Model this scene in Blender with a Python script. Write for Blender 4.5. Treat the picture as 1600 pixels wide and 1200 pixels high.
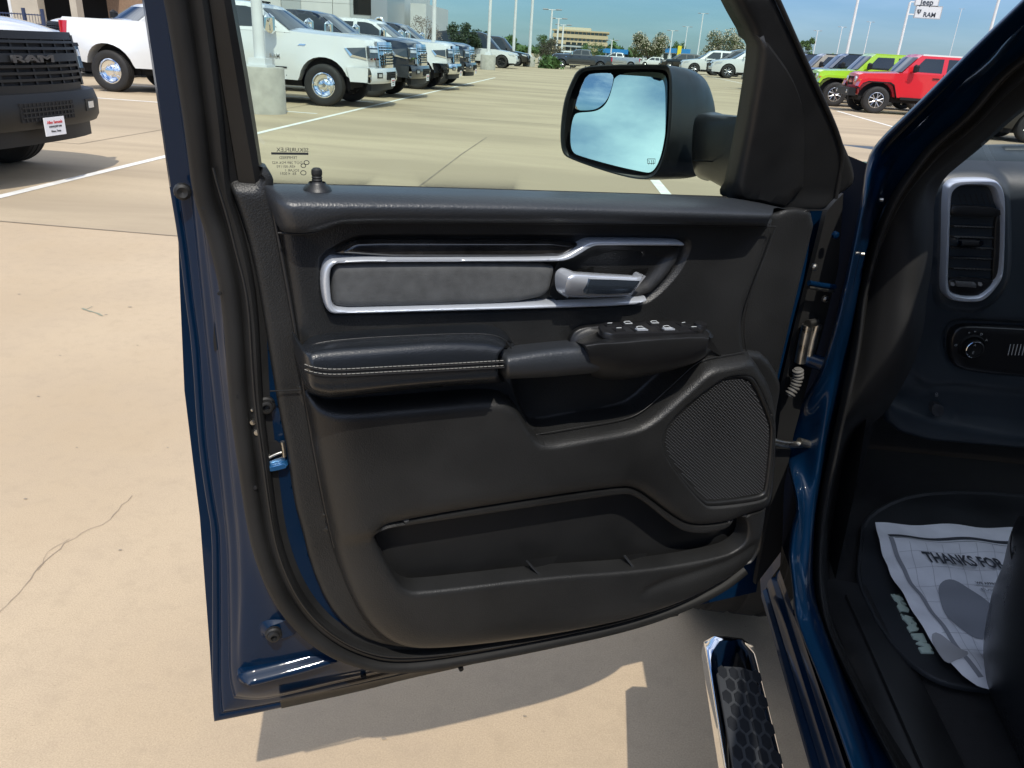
import bpy, bmesh, math, random
import numpy as np
from mathutils import Vector, Matrix
from mathutils.geometry import delaunay_2d_cdt
random.seed(7); rng = np.random.default_rng(7)
scene = bpy.context.scene
for o in list(bpy.data.objects): bpy.data.objects.remove(o)
COL = scene.collection

# ------------------------------------------------------------------ camera
FPX, HC = 1202.0, 1.5
def _cam(yaw, pitch, roll):
    y, p, r = map(math.radians, (yaw, pitch, roll))
    f = np.array([-math.sin(y)*math.cos(p), math.cos(y)*math.cos(p), -math.sin(p)])
    r0 = np.array([math.cos(y), math.sin(y), 0]); u0 = np.cross(r0, f)
    return f, r0*math.cos(r)+u0*math.sin(r), -r0*math.sin(r)+u0*math.cos(r)
CF, CR, CU = _cam(5.1, 23.5, 3.6)
CC = np.array([0, 0, HC])
cd = bpy.data.cameras.new('camera'); cam = bpy.data.objects.new('camera', cd); COL.objects.link(cam)
cam.matrix_world = Matrix(((CR[0], CU[0], -CF[0], 0), (CR[1], CU[1], -CF[1], 0), (CR[2], CU[2], -CF[2], HC), (0, 0, 0, 1)))
cd.sensor_width = 36; cd.lens = FPX/1600*36; cd.clip_start = .02; cd.clip_end = 3000
scene.camera = cam

# ------------------------------------------------------------------ light
SUN = Vector((-.112, .333, -.5)).normalized()      # the way the sunlight travels
sd_ = bpy.data.lights.new('sun', 'SUN'); sd_.energy = 2.8; sd_.angle = math.radians(.5); sd_.color = (1, .94, .84)
so = bpy.data.objects.new('sun', sd_); COL.objects.link(so); so.rotation_euler = SUN.to_track_quat('-Z', 'Y').to_euler(); so.location = (0, -5, 12)
W = bpy.data.worlds.new('World'); scene.world = W; W.use_nodes = True
nt = W.node_tree; nt.nodes.clear()
def N(tree, typ, **kw):
    n = tree.nodes.new(typ)
    for k, v in kw.items(): setattr(n, k, v)
    return n
wo = N(nt, 'ShaderNodeOutputWorld'); bg = N(nt, 'ShaderNodeBackground'); sky = N(nt, 'ShaderNodeTexSky', sky_type='NISHITA')
sky.sun_disc = False; sky.sun_elevation = math.asin(-SUN.z); sky.sun_rotation = math.atan2(-SUN.x, -SUN.y)
sky.air_density = 1.0; sky.dust_density = .6; sky.ozone_density = 2.5
bg.inputs['Strength'].default_value = .15
tc = N(nt, 'ShaderNodeTexCoord'); sp = N(nt, 'ShaderNodeSeparateXYZ'); nt.links.new(tc.outputs['Generated'], sp.inputs[0])
def M2(tree, op, a, b=None, c=None):
    m = N(tree, 'ShaderNodeMath', operation=op)
    for i, v in enumerate((a, b, c)):
        if v is None: continue
        if isinstance(v, (int, float)): m.inputs[i].default_value = v
        else: tree.links.new(v, m.inputs[i])
    return m.outputs[0]
zz = M2(nt, 'ADD', M2(nt, 'MAXIMUM', sp.outputs[2], 0.0), .12)
cx = N(nt, 'ShaderNodeCombineXYZ'); nt.links.new(M2(nt, 'DIVIDE', sp.outputs[0], zz), cx.inputs[0]); nt.links.new(M2(nt, 'DIVIDE', sp.outputs[1], zz), cx.inputs[1])
cn = N(nt, 'ShaderNodeTexNoise'); cn.inputs['Scale'].default_value = .9; cn.inputs['Detail'].default_value = 7; cn.inputs['Roughness'].default_value = .55
nt.links.new(cx.outputs[0], cn.inputs['Vector'])
cr = N(nt, 'ShaderNodeValToRGB'); cr.color_ramp.elements[0].position = .42; cr.color_ramp.elements[1].position = .64
nt.links.new(cn.outputs[0], cr.inputs[0])
cm = N(nt, 'ShaderNodeMix', data_type='RGBA'); hz = N(nt, 'ShaderNodeMapRange'); hz.inputs[1].default_value = .06; hz.inputs[2].default_value = .42; hz.inputs[3].default_value = .02; hz.inputs[4].default_value = .75; nt.links.new(sp.outputs[2], hz.inputs[0]); nt.links.new(M2(nt, 'MULTIPLY', cr.outputs[0], hz.outputs[0]), cm.inputs[0])
hs = N(nt, 'ShaderNodeMix', data_type='RGBA', blend_type='MULTIPLY'); hs.inputs[0].default_value = 1; hs.inputs[7].default_value = (.30, .42, .60, 1)
nt.links.new(sky.outputs[0], hs.inputs[6]); nt.links.new(hs.outputs[2], cm.inputs[6]); cm.inputs[7].default_value = (13.4, 14.2, 15.6, 1)
nt.links.new(cm.outputs[2], bg.inputs[0]); nt.links.new(bg.outputs[0], wo.inputs[0])
scene.view_settings.view_transform = 'Standard'; scene.view_settings.look = 'None'
scene.view_settings.exposure = 0.34; scene.view_settings.gamma = 1; scene.view_settings.use_curve_mapping = False

# ------------------------------------------------------------------ projection of photo pixels onto real planes
def ray(px, py): return CF*FPX + CR*(px-800) + CU*(600-py)
def gnd(px, py, z=0):
    d = ray(px, py); return CC + d*((z-HC)/d[2])
def onX(px, py, X):
    d = ray(px, py); return CC + d*(X/d[0])
def onY(px, py, Y):
    d = ray(px, py); return CC + d*(Y/d[1])
DA = math.radians(27.4)                                # how the door stands: its length against the world X axis
DN = np.array([math.sin(DA), -math.cos(DA), 0]); DU = np.array([math.cos(DA), math.sin(DA), 0])
DO = np.array([-.513, .850, 0]) + .11*DN
def D(px, py, w=0., lean=0., v0=1.33):
    """photo pixel -> (u, v) on the door plane at depth w (plus a lean above the belt line)"""
    d = ray(px, py); ww = w
    for _ in range(5 if lean else 1):
        t = ((DO+DN*ww-CC)@DN)/(d@DN); P = CC+d*t
        ww = w + lean*max(0., P[2]-v0)
    return (P-DO)@DU, P[2], ww
LEAN = .27
def L3(u, v, w): return (u, -w, v)                     # door-local coordinates

# ------------------------------------------------------------------ materials
MATS = {}
def mat(name, col, rough=.5, metal=0., coat=0., bump=None, var=None, spec=.5, alpha=None, emit=None):
    """bump=(scale, strength, distance, kind)  var=(scale, amount)"""
    if name in MATS: return MATS[name]
    m = bpy.data.materials.new(name); m.use_nodes = True; t = m.node_tree; b = t.nodes['Principled BSDF']
    b.inputs['Base Color'].default_value = (*col, 1); b.inputs['Roughness'].default_value = rough
    b.inputs['Metallic'].default_value = metal; b.inputs['Coat Weight'].default_value = coat; b.inputs['Coat Roughness'].default_value = .04
    b.inputs['Specular IOR Level'].default_value = spec
    if bump or var: co = N(t, 'ShaderNodeTexCoord')
    if var:
        n = N(t, 'ShaderNodeTexNoise'); n.inputs['Scale'].default_value = var[0]; n.inputs['Detail'].default_value = 6
        t.links.new(co.outputs['Object'], n.inputs['Vector'])
        r = N(t, 'ShaderNodeMapRange'); r.inputs[1].default_value = .3; r.inputs[2].default_value = .7
        r.inputs[3].default_value = 1-var[1]; r.inputs[4].default_value = 1+var[1]; t.links.new(n.outputs[0], r.inputs[0])
        x = N(t, 'ShaderNodeMix', data_type='RGBA', blend_type='MULTIPLY'); x.inputs[0].default_value = 1; x.inputs[6].default_value = (*col, 1)
        t.links.new(r.outputs[0], x.inputs[7]); t.links.new(x.outputs[2], b.inputs['Base Color'])
        r2 = N(t, 'ShaderNodeMapRange'); r2.inputs[1].default_value = .3; r2.inputs[2].default_value = .7
        r2.inputs[3].default_value = max(0, rough-.08); r2.inputs[4].default_value = min(1, rough+.08); t.links.new(n.outputs[0], r2.inputs[0]); t.links.new(r2.outputs[0], b.inputs['Roughness'])
    if bump:
        if len(bump) > 3 and bump[3] == 'vor':
            n = N(t, 'ShaderNodeTexVoronoi', feature='F1'); n.inputs['Randomness'].default_value = .9
            out = n.outputs['Distance']
        else:
            n = N(t, 'ShaderNodeTexNoise'); n.inputs['Detail'].default_value = 3; out = n.outputs[0]
        n.inputs['Scale'].default_value = bump[0]; t.links.new(co.outputs['Object'], n.inputs['Vector'])
        bp = N(t, 'ShaderNodeBump'); bp.inputs['Strength'].default_value = bump[1]; bp.inputs['Distance'].default_value = bump[2]
        t.links.new(out, bp.inputs['Height']); t.links.new(bp.outputs[0], b.inputs['Normal'])
    MATS[name] = m; return m
def glass_mat(name, tint, rough=.0):
    m = bpy.data.materials.new(name); m.use_nodes = True; t = m.node_tree; t.nodes.clear()
    o = N(t, 'ShaderNodeOutputMaterial'); tr = N(t, 'ShaderNodeBsdfTransparent'); tr.inputs[0].default_value = (*tint, 1)
    g = N(t, 'ShaderNodeBsdfGlossy'); g.inputs['Roughness'].default_value = rough
    ge = N(t, 'ShaderNodeNewGeometry'); dp = N(t, 'ShaderNodeVectorMath', operation='DOT_PRODUCT'); t.links.new(ge.outputs['Normal'], dp.inputs[0]); t.links.new(ge.outputs['Incoming'], dp.inputs[1])
    fv = M2(t, 'MULTIPLY_ADD', M2(t, 'POWER', M2(t, 'SUBTRACT', 1.0, M2(t, 'ABSOLUTE', dp.outputs['Value'])), 5.0), .95, .05)
    mx = N(t, 'ShaderNodeMixShader'); t.links.new(fv, mx.inputs[0]); t.links.new(tr.outputs[0], mx.inputs[1]); t.links.new(g.outputs[0], mx.inputs[2])
    t.links.new(mx.outputs[0], o.inputs[0]); MATS[name] = m; return m
PLAS = mat('textured black plastic', (.0130, .0133, .0135), .47, bump=(480, .40, .0007, 'vor'), var=(7, .26))
PLASF = mat('fine black plastic', (.0120, .0123, .0128), .40, bump=(1500, .25, .0003, 'vor'), var=(10, .2))
LEATH = mat('grained black leather', (.030, .034, .040), .42, bump=(360, .35, .0007, 'vor'), var=(7, .08))
LEATH2 = mat('smooth black leather', (.012, .014, .017), .30, bump=(520, .3, .0005, 'vor'), var=(7, .1))
FABRIC = mat('grey woven fabric', (.075, .078, .080), .88, bump=(1100, .6, .0006), var=(60, .22))
GLOSSB = mat('dark gloss accent', (.020, .019, .018), .22, coat=.6, var=(28, .55))
SATIN = mat('satin silver trim', (.60, .64, .70), .32, metal=.45)
HANDM = mat('brushed dark silver', (.58, .61, .66), .26, metal=.55)
CHROME = mat('chrome', (.86, .88, .9), .05, metal=1)
STEEL = mat('zinc plated steel', (.55, .53, .48), .32, metal=1, var=(60, .2))
BLUE = mat('dark blue metallic paint', (.0010, .0120, .036), .38, metal=0., coat=.40, var=(3, .06), spec=.08)
RUBB = mat('black rubber seal', (.014, .014, .014), .6, spec=.3, bump=(400, .15, .0004), var=(12, .25))
RUBD = mat('dark rubber', (.010, .010, .010), .6)
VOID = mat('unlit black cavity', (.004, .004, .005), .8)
STITCH = mat('pale grey thread', (.30, .29, .26), .8)
WHITEI = mat('white ink', (.50, .52, .52), .6)
BLACKI = mat('black ink', (.015, .017, .02), .6)
CARPET = mat('black carpet', (.012, .012, .013), .95, bump=(700, .8, .002), var=(40, .3))

# ------------------------------------------------------------------ object helpers
def tag(o, label=None, cat=None, group=None, kind=None):
    if label: o['label'] = label
    if cat: o['category'] = cat
    if group: o['group'] = group
    if kind: o['kind'] = kind
    return o
def empty(name, loc=(0, 0, 0), rz=0., parent=None):
    o = bpy.data.objects.new(name, None); COL.objects.link(o); o.location = loc; o.rotation_euler = (0, 0, rz); o.empty_display_size = .2
    if parent: o.parent = parent
    return o
def mk(name, verts, faces, m, parent=None, smooth=True, ang=35, mats=None, fmat=None):
    me = bpy.data.meshes.new(name); me.from_pydata([tuple(map(float, v)) for v in verts], [], [tuple(map(int, f)) for f in faces])
    me.validate()
    me.materials.append(m)
    for x in (mats or []): me.materials.append(x)
    if fmat is not None and len(fmat) == len(me.polygons): me.polygons.foreach_set('material_index', fmat)
    if smooth:
        me.polygons.foreach_set('use_smooth', [True]*len(me.polygons)); me.set_sharp_from_angle(angle=math.radians(ang))
    me.update()
    o = bpy.data.objects.new(name, me); COL.objects.link(o)
    if parent: o.parent = parent
    return o
class MB:
    """collects simple solids, links them as one mesh"""
    def __init__(s): s.v = []; s.f = []
    def add(s, v, f):
        k = len(s.v); s.v += [tuple(x) for x in v]; s.f += [tuple(i+k for i in q) for q in f]; return s
    def box(s, a, b):
        x0, y0, z0 = a; x1, y1, z1 = b
        return s.add([(x0,y0,z0),(x1,y0,z0),(x1,y1,z0),(x0,y1,z0),(x0,y0,z1),(x1,y0,z1),(x1,y1,z1),(x0,y1,z1)],
                     [(0,3,2,1),(4,5,6,7),(0,1,5,4),(1,2,6,5),(2,3,7,6),(3,0,4,7)])
    def hexa(s, p):  # 8 points, bottom ring then top ring
        return s.add(p, [(0,3,2,1),(4,5,6,7),(0,1,5,4),(1,2,6,5),(2,3,7,6),(3,0,4,7)])
    def tube(s, pts, r, n=10, closed=False, cap=True, squash=None):
        pts = [Vector(p) for p in pts]; m = len(pts); rr = r if hasattr(r, '__len__') else [r]*m
        ring = []; up = Vector((.013, .021, 1)).normalized(); prev = None
        for i, p in enumerate(pts):
            a = pts[(i-1) % m] if (closed or i) else p; b = pts[(i+1) % m] if (closed or i < m-1) else p
            t = (b-a).normalized()
            if prev is None:
                x = t.cross(up)
                if x.length < .1: x = t.cross(Vector((1, 0, 0)))
            else: x = prev - t*prev.dot(t)
            x.normalize(); prev = x; y = t.cross(x)
            ring.append([p + (x*math.cos(q)+y*math.sin(q)*(squash or 1))*rr[i] for q in [2*math.pi*k/n for k in range(n)]])
        v = [q for R_ in ring for q in R_]; f = []
        for i in range(m if closed else m-1):
            for k in range(n):
                a, b = i*n+k, i*n+(k+1) % n; c, d = ((i+1) % m)*n+(k+1) % n, ((i+1) % m)*n+k
                f.append((a, b, c, d))
        if cap and not closed: f += [tuple(range(n))[::-1], tuple((m-1)*n+k for k in range(n))]
        return s.add(v, f)
    def cyl(s, p, q, r0, r1=None, n=20): return s.tube([p, q], [r0, r0 if r1 is None else r1], n)
    def lathe(s, prof, n=28, axis='Y', c=(0, 0, 0)):
        """prof [(radius, height)] around an axis"""
        v = []
        for r, h in prof:
            for k in range(n):
                a = 2*math.pi*k/n; x, y = r*math.cos(a), r*math.sin(a)
                p = (x, h, y) if axis == 'Y' else ((h, x, y) if axis == 'X' else (x, y, h))
                v.append((p[0]+c[0], p[1]+c[1], p[2]+c[2]))
        f = [(i*n+k, i*n+(k+1) % n, (i+1)*n+(k+1) % n, (i+1)*n+k) for i in range(len(prof)-1) for k in range(n)]
        return s.add(v, f)
    def build(s, name, m, parent=None, smooth=True, ang=35): return mk(name, s.v, s.f, m, parent, smooth, ang)
def chaikin(p, it=2, closed=True):
    p = np.array(p, float)
    for _ in range(it):
        if closed: a, b = p, np.roll(p, -1, 0)
        else: a, b = p[:-1], p[1:]
        q = np.empty((2*len(a), p.shape[1])); q[0::2] = .75*a+.25*b; q[1::2] = .25*a+.75*b
        if not closed: q = np.vstack([p[:1], q, p[-1:]])
        p = q
    return p
def resample(p, step=None, n=None, closed=False):
    p = np.array(p, float)
    if closed: p = np.vstack([p, p[:1]])
    d = np.r_[0, np.cumsum(np.linalg.norm(np.diff(p, axis=0), axis=1))]
    if n is None: n = max(3, int(round(d[-1]/step)))+(0 if closed else 1)
    t = np.linspace(0, d[-1], n, endpoint=not closed)
    return np.stack([np.interp(t, d, p[:, k]) for k in range(p.shape[1])], 1)
def segdist(P, poly, closed=True):
    poly = np.asarray(poly, float); P = np.asarray(P, float)
    A_ = poly; B_ = np.roll(poly, -1, 0)
    if not closed: A_, B_ = A_[:-1], B_[:-1]
    out = np.full(len(P), 1e9)
    for a, b in zip(A_, B_):
        ab = b-a; t = np.clip(((P-a)@ab)/max(ab@ab, 1e-12), 0, 1)
        d = np.hypot(P[:, 0]-a[0]-t*ab[0], P[:, 1]-a[1]-t*ab[1]); np.minimum(out, d, out)
    return out
def inside(P, poly):
    P = np.asarray(P, float); c = np.zeros(len(P), bool); poly = np.asarray(poly, float)
    for a, b in zip(poly, np.roll(poly, -1, 0)):
        if a[1] == b[1]: continue
        m = ((a[1] > P[:, 1]) != (b[1] > P[:, 1])) & (P[:, 0] < (b[0]-a[0])*(P[:, 1]-a[1])/(b[1]-a[1])+a[0]); c ^= m
    return c
def sdf(P, poly):
    d = segdist(P, poly); return np.where(inside(P, poly), d, -d)
def rnd(d, r):   # rounded edge profile 0..1
    t = np.clip(d/r, 0, 1); return np.sqrt(np.maximum(0, 1-(1-t)**2))
def ss(d, r):
    t = np.clip(d/r, 0, 1); return t*t*(3-2*t)
def relief(name, loops, h, m, parent, step=.006, rings=(.0006, .0018, .004, .008), feats=(), frings=(-.012, -.006, -.002, .002, .006, .012), back=.01, P3=L3, ang=40, eps=.0009, seg=None):
    """closed outline(s) in a plane, filled with a fine mesh whose height is h(uv, d), with real side walls"""
    seg = seg or step*.7
    loops = [resample(l, step=seg, closed=True) for l in loops]
    lo = loops[0].min(0); hi = loops[0].max(0)
    gx, gy = np.meshgrid(np.arange(lo[0], hi[0], step), np.arange(lo[1], hi[1], step*.87)); gx[1::2] += step/2
    G = np.stack([gx.ravel(), gy.ravel()], 1)
    def dist(P): return np.min([segdist(P, l) for l in loops], 0)
    def ins(P):
        r = inside(P, loops[0])
        for l in loops[1:]: r &= ~inside(P, l)
        return r
    G = G[ins(G)]
    if len(G): G = G[dist(G) > max(rings[-1] if len(rings) else 0, 0)+step*.35]
    for fl in feats:
        c_l = not isinstance(fl, tuple); l_ = resample(fl[0] if not c_l else fl, step=seg, closed=c_l)
        if len(G): G = G[segdist(G, l_, c_l) > max(frings)+step*.35]
    cand = []
    for l in loops:
        t = np.roll(l, -1, 0)-np.roll(l, 1, 0); t /= np.maximum(np.linalg.norm(t, axis=1, keepdims=True), 1e-9); nn = np.stack([-t[:, 1], t[:, 0]], 1)
        for r in rings:
            for s in (1, -1):
                q = l+nn*r*s; q = q[ins(q)]
                if len(q): q = q[dist(q) > r*.93]
                if len(q): cand.append(q)
    for fl in feats:
        closed = not isinstance(fl, tuple); l = resample(fl[0] if not closed else fl, step=seg, closed=closed)
        if closed: t = np.roll(l, -1, 0)-np.roll(l, 1, 0)
        else: t = np.gradient(l, axis=0)
        t /= np.maximum(np.linalg.norm(t, axis=1, keepdims=True), 1e-9); nn = np.stack([-t[:, 1], t[:, 0]], 1)
        for r in frings:
            q = l+nn*r; q = q[ins(q)] if len(q) else q
            if len(q): q = q[dist(q) > (rings[-1] if len(rings) else 0)+.001]
            if len(q): q = q[segdist(q, l, closed) > abs(r)*.93]
            if len(q): cand.append(q)
    F_ = np.vstack(cand) if cand else np.zeros((0, 2))
    pts = np.vstack([F_, G]) if len(F_) else G
    if len(pts):
        _, idx = np.unique(np.round(pts/eps).astype(int), axis=0, return_index=True); pts = pts[np.sort(idx)]
    B = np.vstack(loops); nb = len(B); allp = np.vstack([B, pts])
    edges = []; k = 0
    for l in loops:
        n_ = len(l); edges += [(k+i, k+(i+1) % n_) for i in range(n_)]; k += n_
    vo, eo, fo, ov, _, _ = delaunay_2d_cdt([Vector(p) for p in allp], edges, [], 0, 1e-7)
    V = np.array([tuple(v) for v in vo]); Fc = np.array([tuple(f) for f in fo if len(f) == 3])
    Fc = Fc[ins(V[Fc].mean(1))]
    a, b, c = V[Fc[:, 0]], V[Fc[:, 1]], V[Fc[:, 2]]
    ar = (b[:, 0]-a[:, 0])*(c[:, 1]-a[:, 1])-(b[:, 1]-a[:, 1])*(c[:, 0]-a[:, 0]); Fc[ar < 0] = Fc[ar < 0][:, ::-1]
    Wh = h(V, dist(V)); Wh = np.broadcast_to(Wh, (len(V),))
    verts = [P3(V[i, 0], V[i, 1], Wh[i]) for i in range(len(V))]; faces = [tuple(f) for f in Fc]
    if back is not None:
        o2n = {}
        for i, l in enumerate(ov):
            for q in l: o2n[q] = i
        base = len(verts); bi = {}
        for i in range(nb):
            j = o2n.get(i, i)
            if j in bi: continue
            bi[j] = len(verts); verts.append(P3(V[j, 0], V[j, 1], (back if back < -.0999 else Wh[j]-back)))
        for e in edges:
            i, j = o2n.get(e[0], e[0]), o2n.get(e[1], e[1])
            if i != j: faces.append((i, j, bi[j], bi[i]))
    o = mk(name, verts, faces, m, parent, True, ang)
    bm = bmesh.new(); bm.from_mesh(o.data); bmesh.ops.recalc_face_normals(bm, faces=bm.faces); 
    f0 = None
    bm.to_mesh(o.data); bm.free(); o.data.set_sharp_from_angle(angle=math.radians(ang))
    return o
def P(pts, w=0., smooth=2, closed=True, lean=0.):
    q = np.array([D(x, y, w, lean)[:2] for x, y in pts]); return chaikin(q, smooth, closed) if smooth else q
def catmull(K, n):
    """K: list of arrays -> n arrays interpolated through them"""
    m = len(K); out = []
    for t in np.linspace(0, m-1, n):
        i = min(int(t), m-2); f = t-i
        p0, p1, p2, p3 = K[max(i-1, 0)], K[i], K[i+1], K[min(i+2, m-1)]
        out.append(.5*((2*p1)+(-p0+p2)*f+(2*p0-5*p1+4*p2-p3)*f*f+(-p0+3*p1-3*p2+p3)*f**3))
    return out
def loft(name, curves, m, parent, nu=60, nv=None, ends=0., wback=0., smooth=1, ang=50, lean=0., linear=False, cap=False):
    """surface through photo-traced curves [(pixels, w)], each at its own depth on the door"""
    K = []
    for pts, w in curves:
        q = np.array([(*D(p[0], p[1], p[2] if len(p) > 2 else w, lean)[:2], D(p[0], p[1], p[2] if len(p) > 2 else w, lean)[2]) for p in pts])
        if smooth: q = chaikin(q, smooth, False)
        q = resample(q, n=nu)
        if ends:
            t = np.linspace(0, 1, nu); e = rnd(np.minimum(t, 1-t), ends) if not isinstance(ends, tuple) else np.minimum(rnd(t, ends[0]) if ends[0] else 1, rnd(1-t, ends[1]) if ends[1] else 1); q[:, 2] = wback+(q[:, 2]-wback)*e
        K.append(q)
    if not linear: K = catmull(K, nv or 4*len(K))
    V = [L3(*p) for k in K for p in k]; nr = len(K)
    Fc = [(i*nu+j, (i+1)*nu+j, (i+1)*nu+j+1, i*nu+j+1) for i in range(nr-1) for j in range(nu-1)]
    if cap: Fc += [tuple(i*nu for i in range(nr)), tuple((i*nu+nu-1) for i in range(nr))[::-1]]
    return mk(name, V, Fc, m, parent, True, ang)
def line(name, pts, w, r, m, parent, closed=False, smooth=2, n=8, step=.006, lean=0., squash=None):
    q = np.array([(*D(p[0], p[1], p[2] if len(p) > 2 else w, lean)[:2], D(p[0], p[1], p[2] if len(p) > 2 else w, lean)[2]) for p in pts])
    q = chaikin(q, smooth, closed); q = resample(q, step=step, closed=closed)
    return MB().tube([L3(*p) for p in q], r, n, closed, squash=squash).build(name, m, parent, ang=80)
def text(name, s, size, m, parent=None, mtx=None, thick=.0006, align='LEFT', shear=0., off=0.):
    c = bpy.data.curves.new(name, 'FONT'); c.body = s; c.size = size; c.extrude = thick; c.align_x = align; c.shear = shear; c.offset = off; c.resolution_u = 2
    t = bpy.data.objects.new(name, c); COL.objects.link(t)
    bpy.context.view_layer.update()
    me = bpy.data.meshes.new_from_object(t.evaluated_get(bpy.context.evaluated_depsgraph_get())); bpy.data.objects.remove(t)
    me.name = name; me.materials.clear(); me.materials.append(m)
    o = bpy.data.objects.new(name, me); COL.objects.link(o)
    if parent: o.parent = parent
    if mtx is not None: me.transform(mtx)
    return o
def basis(o, x, y):
    x = Vector(x).normalized(); y = Vector(y); z = x.cross(y).normalized(); y = z.cross(x)
    return Matrix(((x[0], y[0], z[0], o[0]), (x[1], y[1], z[1], o[1]), (x[2], y[2], z[2], o[2]), (0, 0, 0, 1)))
# ================================================================== THE OPEN TRUCK
truck = empty('pickup_truck', (.45, 1.35, 0))
tag(truck, 'dark blue pickup truck with its front door wide open showing black door panel', 'pickup truck')
T0 = Vector((.45, 1.35, 0))
def TL(p): return (p[0]-T0.x, p[1]-T0.y, p[2])          # world -> truck-local
door = empty('front_door', TL(DO), DA, truck)

# ---- door shell: stamped blue steel under the belt
OUT = P([(430,270),(390,258),(350,258),(358,290),(374,330),(394,393),(412,488),(427,583),(440,661),(452,715),(463,800),(473,832),(488,895),(513,955),(545,995),(585,1017),(640,1027),(700,1026),(800,1015),(900,998),(1000,977),(1080,948),(1150,908),(1182,880),(1199,840),(1206,780),(1212,700),(1222,620),(1245,520),(1270,420),(1291,335),(1250,328),(1222,340),(1000,330),(545,325),(430,320)], 0, 1)
SHELL = P([(330,330),(346,432),(350,540),(358,600),(367,670),(380,714),(386,800),(404,840),(424,885),(448,941),(480,983),(520,1014),(560,1030),(610,1041),(700,1038),(900,985),(1060,938),(1130,905),(1165,860),(1185,780),(1205,650),(1235,520),(1262,420),(1270,335),(1000,325),(600,318),(400,312)], -.03, 2)
relief('inner_steel', [SHELL], lambda V, d: -.032-.075*ss(sdf(V, OUT)-.010, .012), BLUE, door, step=.016, feats=[], rings=(.0006, .003), back=.012, ang=28, seg=.008)
def segloft(name, curves, ns, m, nv, ang=30):
    """curves: [(list of pixel segments, w)] resampled piece by piece so that corners line up"""
    K = []
    for segs, w in curves:
        parts = []
        for s_, n_ in zip(segs, ns):
            q = np.array([D(x, y, w) for x, y in s_]); q = resample(chaikin(q, 2, False), n=n_); parts.append(q)
        K.append(np.vstack([parts[0]]+[x[1:] for x in parts[1:]]))
    K = catmull(K, nv); nu = len(K[0]); V = [L3(*q) for k in K for q in k]
    return mk(name, V, [(i*nu+j, (i+1)*nu+j, (i+1)*nu+j+1, i*nu+j+1) for i in range(len(K)-1) for j in range(nu-1)], m, door, True, ang)
c0L = [(265,292),(281,388),(290,470),(300,540),(309,687),(322,780),(332,832),(332,960),(332,1095),(335,1127)]
c0B = [(335,1127),(385,1117),(438,1106),(560,1078),(640,1058),(900,993),(1060,958)]
c1L = [(277,292),(292,388),(301,470),(311,540),(320,687),(333,780),(343,832),(344,960),(344,1095),(347,1114)]
c1B = [(347,1114),(390,1106),(438,1097),(560,1069),(640,1050),(900,988),(1060,953)]
c2L = [(297,292),(308,400),(315,470),(322,540),(335,660),(345,760),(355,850),(357,940),(358,1060),(366,1090)]
c2B = [(366,1090),(400,1094),(438,1088),(520,1068),(600,1050),(900,985),(1060,950)]
c3L = [(309,292),(322,400),(330,470),(338,540),(352,660),(362,760),(371,850),(373,940),(369,1040),(378,1072)]
c3B = [(378,1072),(400,1080),(440,1075),(520,1059),(600,1044),(900,982),(1060,948)]
c4L = [(328,286),(336,340),(352,432),(356,540),(364,600),(373,670),(388,740),(404,835),(422,885),(440,925)]
c4B = [(440,925),(476,978),(518,1010),(560,1028),(610,1040),(900,985),(1060,945)]
def md(a, b, t): A_, B_ = resample(np.array(a, float), n=24), resample(np.array(b, float), n=24); return [tuple(x) for x in A_*(1-t)+B_*t]
def pr_(a, b, t): return [md(a[0], b[0], t), md(a[1], b[1], t)]
k0, k1, k2, k3, k4 = [c0L, c0B], [c1L, c1B], [c2L, c2B], [c3L, c3B], [c4L, c4B]
segloft('door_hem', [(k0, -.120), (k0, -.112), (pr_(k0, k1, .5), -.110), (k1, -.111), (pr_(k1, k2, .15), -.104), (pr_(k1, k2, .8), -.099), (k2, -.097), (pr_(k2, k3, .3), -.087), (k3, -.078), (pr_(k3, k4, .15), -.070), (pr_(k3, k4, .55), -.060), (pr_(k3, k4, .8), -.050), (k4, -.034)], (110, 90), BLUE, 64)
relief('pressed_rib', [P([(368,1068),(374,1055),(430,1042),(480,1028),(520,1016),(552,1024),(540,1034),(480,1054),(430,1066),(388,1078)], -.055, 2)], lambda V, d: -.062+.016*ss(d, .014), BLUE, door, step=.0045, rings=(.0007, .002, .004, .0065, .0095, .0125, .0155), back=.012, seg=.003)
relief('pressed_rib', [P([(404,990),(410,972),(440,962),(462,952),(484,975),(470,995),(440,1006),(412,1006)], -.05, 2)], lambda V, d: -.060+.012*ss(d, .010), BLUE, door, step=.006, rings=(.001, .003, .006, .010), back=.012)
relief('blanking_tape', [P([(333,455),(346,452),(349,500),(346,545),(338,560),(333,545),(335,500)], -.07, 2)], lambda V, d: -.077+0*d, RUBD, door, step=.02, rings=(), back=.002)
# outer skin of the door (the side turned away), gives the door its thickness
zz_ = [.5, .62, .85, 1.05, 1.2, 1.30]; ww_ = [-.122, -.135, -.155, -.160, -.155, -.140]
u0s = [-.002, .004, .012, .012, .022, .030]
V = []; F_ = []
for z, w, u0 in zip(zz_, ww_, u0s):
    for k in range(12): V.append(L3(u0+(1.05-u0)*k/11, z, w))
for i in range(5):
    for k in range(11): F_.append((i*12+k, i*12+k+1, (i+1)*12+k+1, (i+1)*12+k))
mk('outer_skin', V, F_, BLUE, door)
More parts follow.
